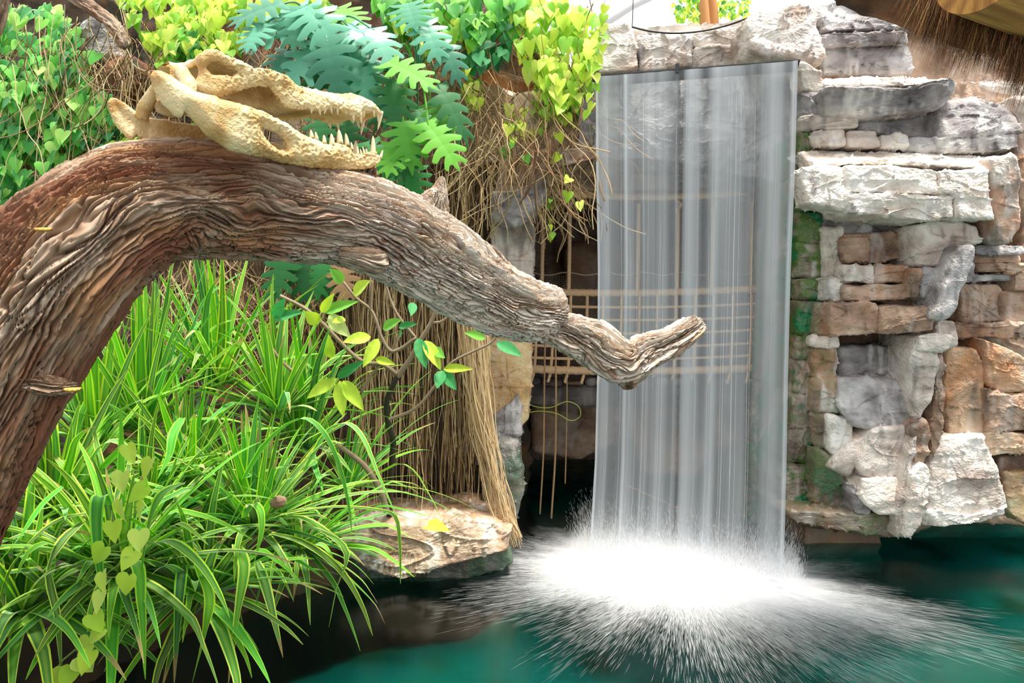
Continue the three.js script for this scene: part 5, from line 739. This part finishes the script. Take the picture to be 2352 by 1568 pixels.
// slender shrub with pale branches and quilted leaves
{
  const o = thing('frangipani_shrub', at(894, 1208, 3.95), 'slender leaning shrub with bare grey branches and quilted yellow green leaves', 'shrub'), bark = std({ color: '#8d7a62', roughness: 0.85, bumpMap: woodBump, bumpScale: 0.004 }), darkBark = std({ color: '#3a2f28', roughness: 0.8 });
  const C = (x, y, d = 3.3) => at(600 + x * 0.459, 580 + y * 0.459, d);
  const br = (list, r0, r1, m = bark) => part('branch', tube(list.map(([x, y, d]) => C(x, y, d)), list.map((_, i) => lerp(r0, r1, i / (list.length - 1))), 9, { smooth: list.length * 5 }), m, o);
  br([[640, 1372, 3.95], [650, 1100, 3.7], [660, 940, 3.55], [635, 850, 3.46], [630, 740, 3.38], [680, 620, 3.3]], 0.018, 0.013, darkBark);
  br([[680, 620, 3.3], [740, 540], [790, 450], [850, 350], [880, 270]], 0.014, 0.009); br([[684, 612, 3.3], [610, 560], [520, 550], [460, 510], [380, 430], [300, 345], [220, 280], [95, 215]], 0.012, 0.008);
  br([[775, 425], [700, 480], [650, 492], [605, 430], [575, 340], [548, 285], [480, 230], [410, 145]], 0.011, 0.006); br([[548, 285], [552, 210], [555, 140]], 0.007, 0.006); br([[770, 425], [705, 345], [660, 270], [618, 140]], 0.009, 0.006); br([[640, 835], [770, 780], [860, 680], [920, 590], [960, 545], [1070, 490], [1150, 450], [1200, 385]], 0.008, 0.005); br([[170, 605], [100, 540], [45, 465]], 0.008, 0.006); br([[300, 345], [320, 300], [355, 250]], 0.006, 0.004); br([[500, 700], [560, 600], [640, 520], [680, 410]], 0.007, 0.005); br([[380, 960], [520, 1070], [600, 1200], [630, 1300]], 0.012, 0.016); br([[850, 350], [900, 345], [950, 305]], 0.007, 0.005);
  const quilt = [0, 1].map((s) => { const pos = [], idx = [], n = 14; for (let i = 0; i <= n; i++) { const f = i / n, w = 0.5 * Math.pow(Math.sin(Math.PI * Math.pow(f, 0.8)), 0.9) + 0.004; for (const u of [-1, -0.5, 0, 0.5, 1]) pos.push(u * w, -f, 0.18 * Math.abs(u) * w + 0.014 * Math.sin(f * 60) * Math.abs(u) * (u ? 1 : 0) - (0.12 + 0.15 * s) * f * f); } for (let i = 0; i < n; i++) for (let k = 0; k < 4; k++) { const a = i * 5 + k; idx.push(a, a + 5, a + 1, a + 1, a + 5, a + 6); } return geo(pos, idx); });
  const pal = { y: leafMat('#c8e63a'), g: leafMat('#7cc83c'), t: leafMat('#35a050'), p: leafMat('#cfe08a') }, rnd = rng(91);
  for (const [bx, by, tx, ty, w, c] of [[410, 150, 348, 82, 52, 'g'], [460, 208, 535, 138, 62, 'y'], [300, 300, 360, 208, 40, 'y'], [320, 300, 462, 236, 50, 'g'], [290, 352, 222, 298, 60, 'y'], [68, 332, 112, 232, 54, 't'], [60, 334, 188, 288, 46, 't'], [338, 312, 432, 414, 64, 'p'], [346, 528, 330, 412, 62, 'y'], [548, 420, 412, 442, 56, 'y'], [586, 430, 514, 566, 54, 'y'], [608, 382, 694, 332, 48, 'g'], [688, 372, 772, 354, 34, 't'], [572, 530, 664, 556, 36, 'y'], [784, 428, 822, 568, 58, 't'], [818, 440, 898, 572, 58, 'y'], [868, 478, 914, 524, 42, 'g'], [1122, 427, 1022, 398, 42, 'g'], [1178, 450, 1302, 512, 54, 't'], [912, 582, 1042, 574, 40, 'y'], [905, 590, 880, 674, 52, 't'], [915, 590, 972, 684, 52, 't'], [376, 630, 228, 718, 58, 'y'], [394, 640, 400, 814, 62, 'y'], [410, 640, 502, 778, 62, 'y'], [420, 330, 360, 345, 34, 'y'], [690, 425, 700, 400, 34, 't'], [760, 250, 752, 310, 40, 't'], [380, 625, 500, 545, 44, 't']]) {
    const A = C(bx, by, 3.28), B = C(tx, ty, 3.2), len = A.distanceTo(B), y = A.clone().sub(B).normalize(), f = V(rr(-0.4, 0.4, rnd), 0.35, 1); f.addScaledVector(y, -f.dot(y)).normalize(); const leaf = new THREE.Mesh(quilt[len > 0.15 ? 1 : 0], pal[c]); leaf.name = 'leaf'; leaf.castShadow = leaf.receiveShadow = true; leaf.quaternion.setFromRotationMatrix(new THREE.Matrix4().makeBasis(V().crossVectors(y, f).normalize(), y, f)); leaf.position.copy(A.sub(o.position)); leaf.scale.set(w * 0.459 / F * 3.3 * 1.15, len, len * 0.7); o.add(leaf);
  }
}
// hanging roots and dry tangle
{
  const rnd = rng(131), o = thing('root_curtain', at(1000, 420, 4.2), 'curtain of thin pale aerial roots hanging to the ledge rock', 'hanging roots'), extra = [];
  const strand = (x0, y0, x1, y1, d0, d1, w) => { const pts = []; for (let i = 0; i <= 7; i++) { const f = i / 7; pts.push(at(lerp(x0, x1, f * f) + rr(-11, 11, rnd), lerp(y0, y1, f), lerp(d0, d1, f) + rr(-0.02, 0.02, rnd))); } return tube(pts, rr(0.001, 0.003, rnd) * w, 5, { smooth: 22 }); };
  for (let k = 0; k < 230; k++) { const x = rr(800, 1105, rnd), g = strand(x, rr(330, 470, rnd), x + rr(-25, 25, rnd), rr(1020, 1230, rnd), rr(4.0, 4.4, rnd), rr(3.95, 4.25, rnd), 1); part('root', g, twigMat[k % 5], o); }
  for (let k = 0; k < 66; k++) { const x = rr(1050, 1118, rnd), g = strand(x, rr(560, 720, rnd), lerp(1140, 1196, rnd()), rr(1225, 1262, rnd), rr(3.9, 4.1, rnd), rr(3.82, 3.95, rnd), 1.25); part('root', g, twigMat[k % 2 ? 1 : 4], o); }
  for (let k = 0; k < 330; k++) { const x = rr(540, 1120, rnd); extra.push(strand(x, rr(300, 560, rnd), x + rr(-30, 30, rnd), rr(800, 1240, rnd), rr(4.3, 4.7, rnd), rr(4.2, 4.6, rnd), 1)); }
  part('root_mass', mergeGeometries(extra), std({ color: '#5a452f' }), o).userData.kind = 'stuff';
}
for (const [label, x0, y0, x1, y1, n, seed, d0, d1] of [['tangle of dry brown vine stems hanging beside the stone lintel', 1060, 180, 1340, 560, 240, 141, 3.95, 4.3], ['tangle of dry red brown stems on the wall behind the jaw', 200, 40, 420, 330, 90, 143, 4.4, 4.9], ['tangle of dry stems hanging behind the split leaf plants', 560, 60, 1130, 430, 330, 145, 4.2, 4.8], ['thin tangle of dry stems among the small leaved creeper', -20, -10, 240, 470, 80, 147, 4.4, 4.9], ['tangle of straw coloured stems under the arch of the trunk', 330, 560, 760, 900, 260, 149, 4.0, 4.6]]) {
  const rnd = rng(seed), gs = twigMat.map(() => []), base = at((x0 + x1) / 2, y0, d0), o = thing('dry_vine_tangle', base, label, 'dry vines');
  for (let k = 0; k < n; k++) { let x = rr(x0, x1, rnd), y = rr(y0, lerp(y0, y1, 0.55), rnd), d = rr(d0, d1, rnd), a = rr(-0.9, 0.9, rnd); const st = rr(18, 46, rnd), pts = []; for (let i = 0; i < 8; i++) { pts.push(at(x, y, d)); x += Math.sin(a) * st; y += Math.cos(a) * st; a += rr(-0.55, 0.55, rnd) - a * 0.12; d += rr(-0.03, 0.03, rnd); if (y > y1) break; } if (pts.length > 2) gs[k % 5].push(tube(pts, rr(0.0012, 0.0036, rnd), 5, { smooth: 16 })); }
  gs.forEach((g, i) => { part('dry_stems', mergeGeometries(g), twigMat[i], o).userData.kind = 'stuff'; });
}
{ // single branches
  const b = (name, label, list, r, m = woodMat) => { const c = list.map(([x, y, d]) => [x, y, d, r]); const g = limb(c, { nS: 90, nT: 36, freq: 40, along: 4, groove: 0.5, wave: 0.02, seed: list[0][0] }); tag(mesh(name, g, m), label, 'branch'); };
  b('dead_branch', 'grey dead branch sloping behind the small leaved creeper', [[150, -20, 4.6], [215, 22, 4.55], [262, 60, 4.5], [290, 112, 4.5]], 15);
  b('dead_branch', 'tan dead branch under the heart leaved vine near the lip', [[1100, 35, 4.45], [1150, 66, 4.4], [1195, 92, 4.4], [1240, 140, 4.35]], 9);
  b('dead_branch', 'dark bark trunk at the top left corner of the view', [[-40, 120, 1.9], [-18, 60, 1.9], [0, 0, 1.9], [24, -120, 1.9]], 20);
  b('bare_twig', 'pale broken twig hanging in front of the lintel', [[1232, 348, 3.92], [1222, 400, 3.92], [1212, 436, 3.92], [1194, 464, 3.92]], 4);
}
{ // tree and small leaves above the crest
  const t = thing('crest_tree', at(1625, 70, 5.8), 'smooth tan twin stemmed tree rising above the crest rocks', 'tree'), m = std({ color: '#c98f5c', roughness: 0.7 }), rnd = rng(161);
  part('stem', tube([at(1622, 90, 5.8), at(1618, 40, 5.8), at(1614, -10, 5.8), at(1606, -90, 5.8)], [0.045, 0.042, 0.04, 0.038], 14, { smooth: 16 }), m, t); part('stem', tube([at(1640, 90, 5.9), at(1638, 30, 5.9), at(1634, -20, 5.9), at(1640, -90, 5.9)], [0.045, 0.042, 0.04, 0.04], 14, { smooth: 16 }), m, t);
  for (let k = 0; k < 260; k++) { const q = rnd() < 0.55 ? [rr(1548, 1606, rnd), rr(-30, 52, rnd)] : [rr(1652, 1722, rnd), rr(-30, 40, rnd)], d = rr(5.5, 6.1, rnd), leaf = new THREE.Mesh(heartGeos[k % 3], greens[k % 3 ? 'lime' : 'mid'][k % 5]); leaf.name = 'leaf'; leaf.castShadow = leaf.receiveShadow = true; hang(leaf, at(...q, d).sub(t.position), rr(9, 15, rnd) / F * d, rnd, { tip: 1.2 }); t.add(leaf); }
}
{ // leaf lying on the ledge, fallen leaves on the bank
  const g = heartGeos[0], l = new THREE.Mesh(g, greens.lime[0]); l.name = numbered('fallen_leaf'); l.position.copy(at(985, 1206, 3.55)); l.rotation.set(-1.35, 0, 1.2); l.scale.setScalar(0.12); scene.add(l); tag(l, 'yellow green fallen leaf lying on the long ledge rock', 'leaf');
}
strapPlant('strap leaved plant between the tall clump and the dark centred rosette', 430, 1120, 3.0, 64, [0.4, 0.7], { up: 0.7, droop: 0.75, seed: 411, width: [0.029, 0.049] });
strapPlant('strap leaved plant filling the gap below the leaning shrub', 640, 960, 3.35, 50, [0.4, 0.75], { up: 0.8, droop: 0.65, seed: 412, width: [0.029, 0.047] });
strapPlant('strap leaved plant beside the lower edge of the trunk bend', 215, 1040, 2.95, 57, [0.4, 0.75], { up: 0.85, droop: 0.6, seed: 413, width: [0.029, 0.047] });
strapPlant('strap leaved plant low on the bank under the tall clump', 340, 1230, 2.7, 64, [0.35, 0.65], { up: 0.55, droop: 0.85, seed: 414, width: [0.029, 0.049] });
strapPlant('strap leaved plant at the frame edge below the trunk', -20, 1290, 2.4, 50, [0.35, 0.65], { up: 0.5, droop: 0.85, seed: 415, width: [0.029, 0.047], lean: V(0.1, 0, 0.1) });
{ // shrub tips behind the crest, and the hall roof's white strut
  const t = thing('crest_shrub', at(2060, 20, 5.2), 'yellow green shrub tips showing above the cliff crest', 'shrub'), rnd = rng(171), m = twigMat[0];
  for (let k = 0; k < 5; k++) part('stem', tube([at(2010 + k * 28, 40, 5.2), at(2005 + k * 30, 0, 5.2), at(1996 + k * 34, -50, 5.2)], 0.006, 5, { smooth: 8 }), m, t);
  for (let k = 0; k < 110; k++) { const d = rr(5.0, 5.4, rnd), leaf = new THREE.Mesh(heartGeos[k % 3], greens.lime[k % 5]); leaf.name = 'leaf'; leaf.castShadow = leaf.receiveShadow = true; hang(leaf, at(rr(1990, 2150, rnd), rr(-40, 16, rnd), d).sub(t.position), rr(9, 16, rnd) / F * d, rnd, { tip: 1.2 }); t.add(leaf); }
  tag(mesh('roof_strut', tube([at(1380, 60, 9), at(1450, 14, 9), at(1540, -30, 9)], 0.05, 10), std({ color: '#d8dbdd', roughness: 0.5 })), 'pale steel roof strut crossing the white sky above the fall', 'roof strut');
  tag(mesh('support_wire', tube([at(1452, 62, 4.6), at(1456, -40, 4.6)], 0.003, 5), std({ color: '#4a4038' })), 'thin upright wire rising from the crest rocks', 'wire');
}
{ // a few roots that dangle past the bridge into the cave pool
  const rnd = rng(191), m = twigMat[0];
  for (const [label, list, w] of [['straight pale root hanging past the bridge edge nearest the pillar', [[1252, 780], [1250, 900], [1248, 1040], [1240, 1180]], 0.006], ['double stranded root hanging past the bridge into the pool', [[1276, 790], [1277, 900], [1275, 1050], [1266, 1190]], 0.007], ['short thin root hanging below the bridge bearer beside the veil', [[1302, 850], [1302, 940], [1300, 1040], [1298, 1110]], 0.004]]) tag(mesh('hanging_root', tube(list.map(([x, y]) => at(x, y, 4.5 + rr(-0.02, 0.02, rnd))), w, 6, { smooth: 24 }), m), label, 'root');
  tag(mesh('curling_twig', tube([[1188, 900], [1220, 930], [1262, 936], [1304, 922], [1330, 935], [1332, 956], [1312, 966], [1280, 950], [1240, 944], [1190, 952]].map(([x, y], i) => at(x, y, 4.45 + 0.02 * Math.sin(i))), 0.003, 5, { smooth: 70 }), std({ color: '#8f9a3c' })), 'thin green twig curling in a loop below the bridge', 'twig');
}
renderer.render(scene, camera);
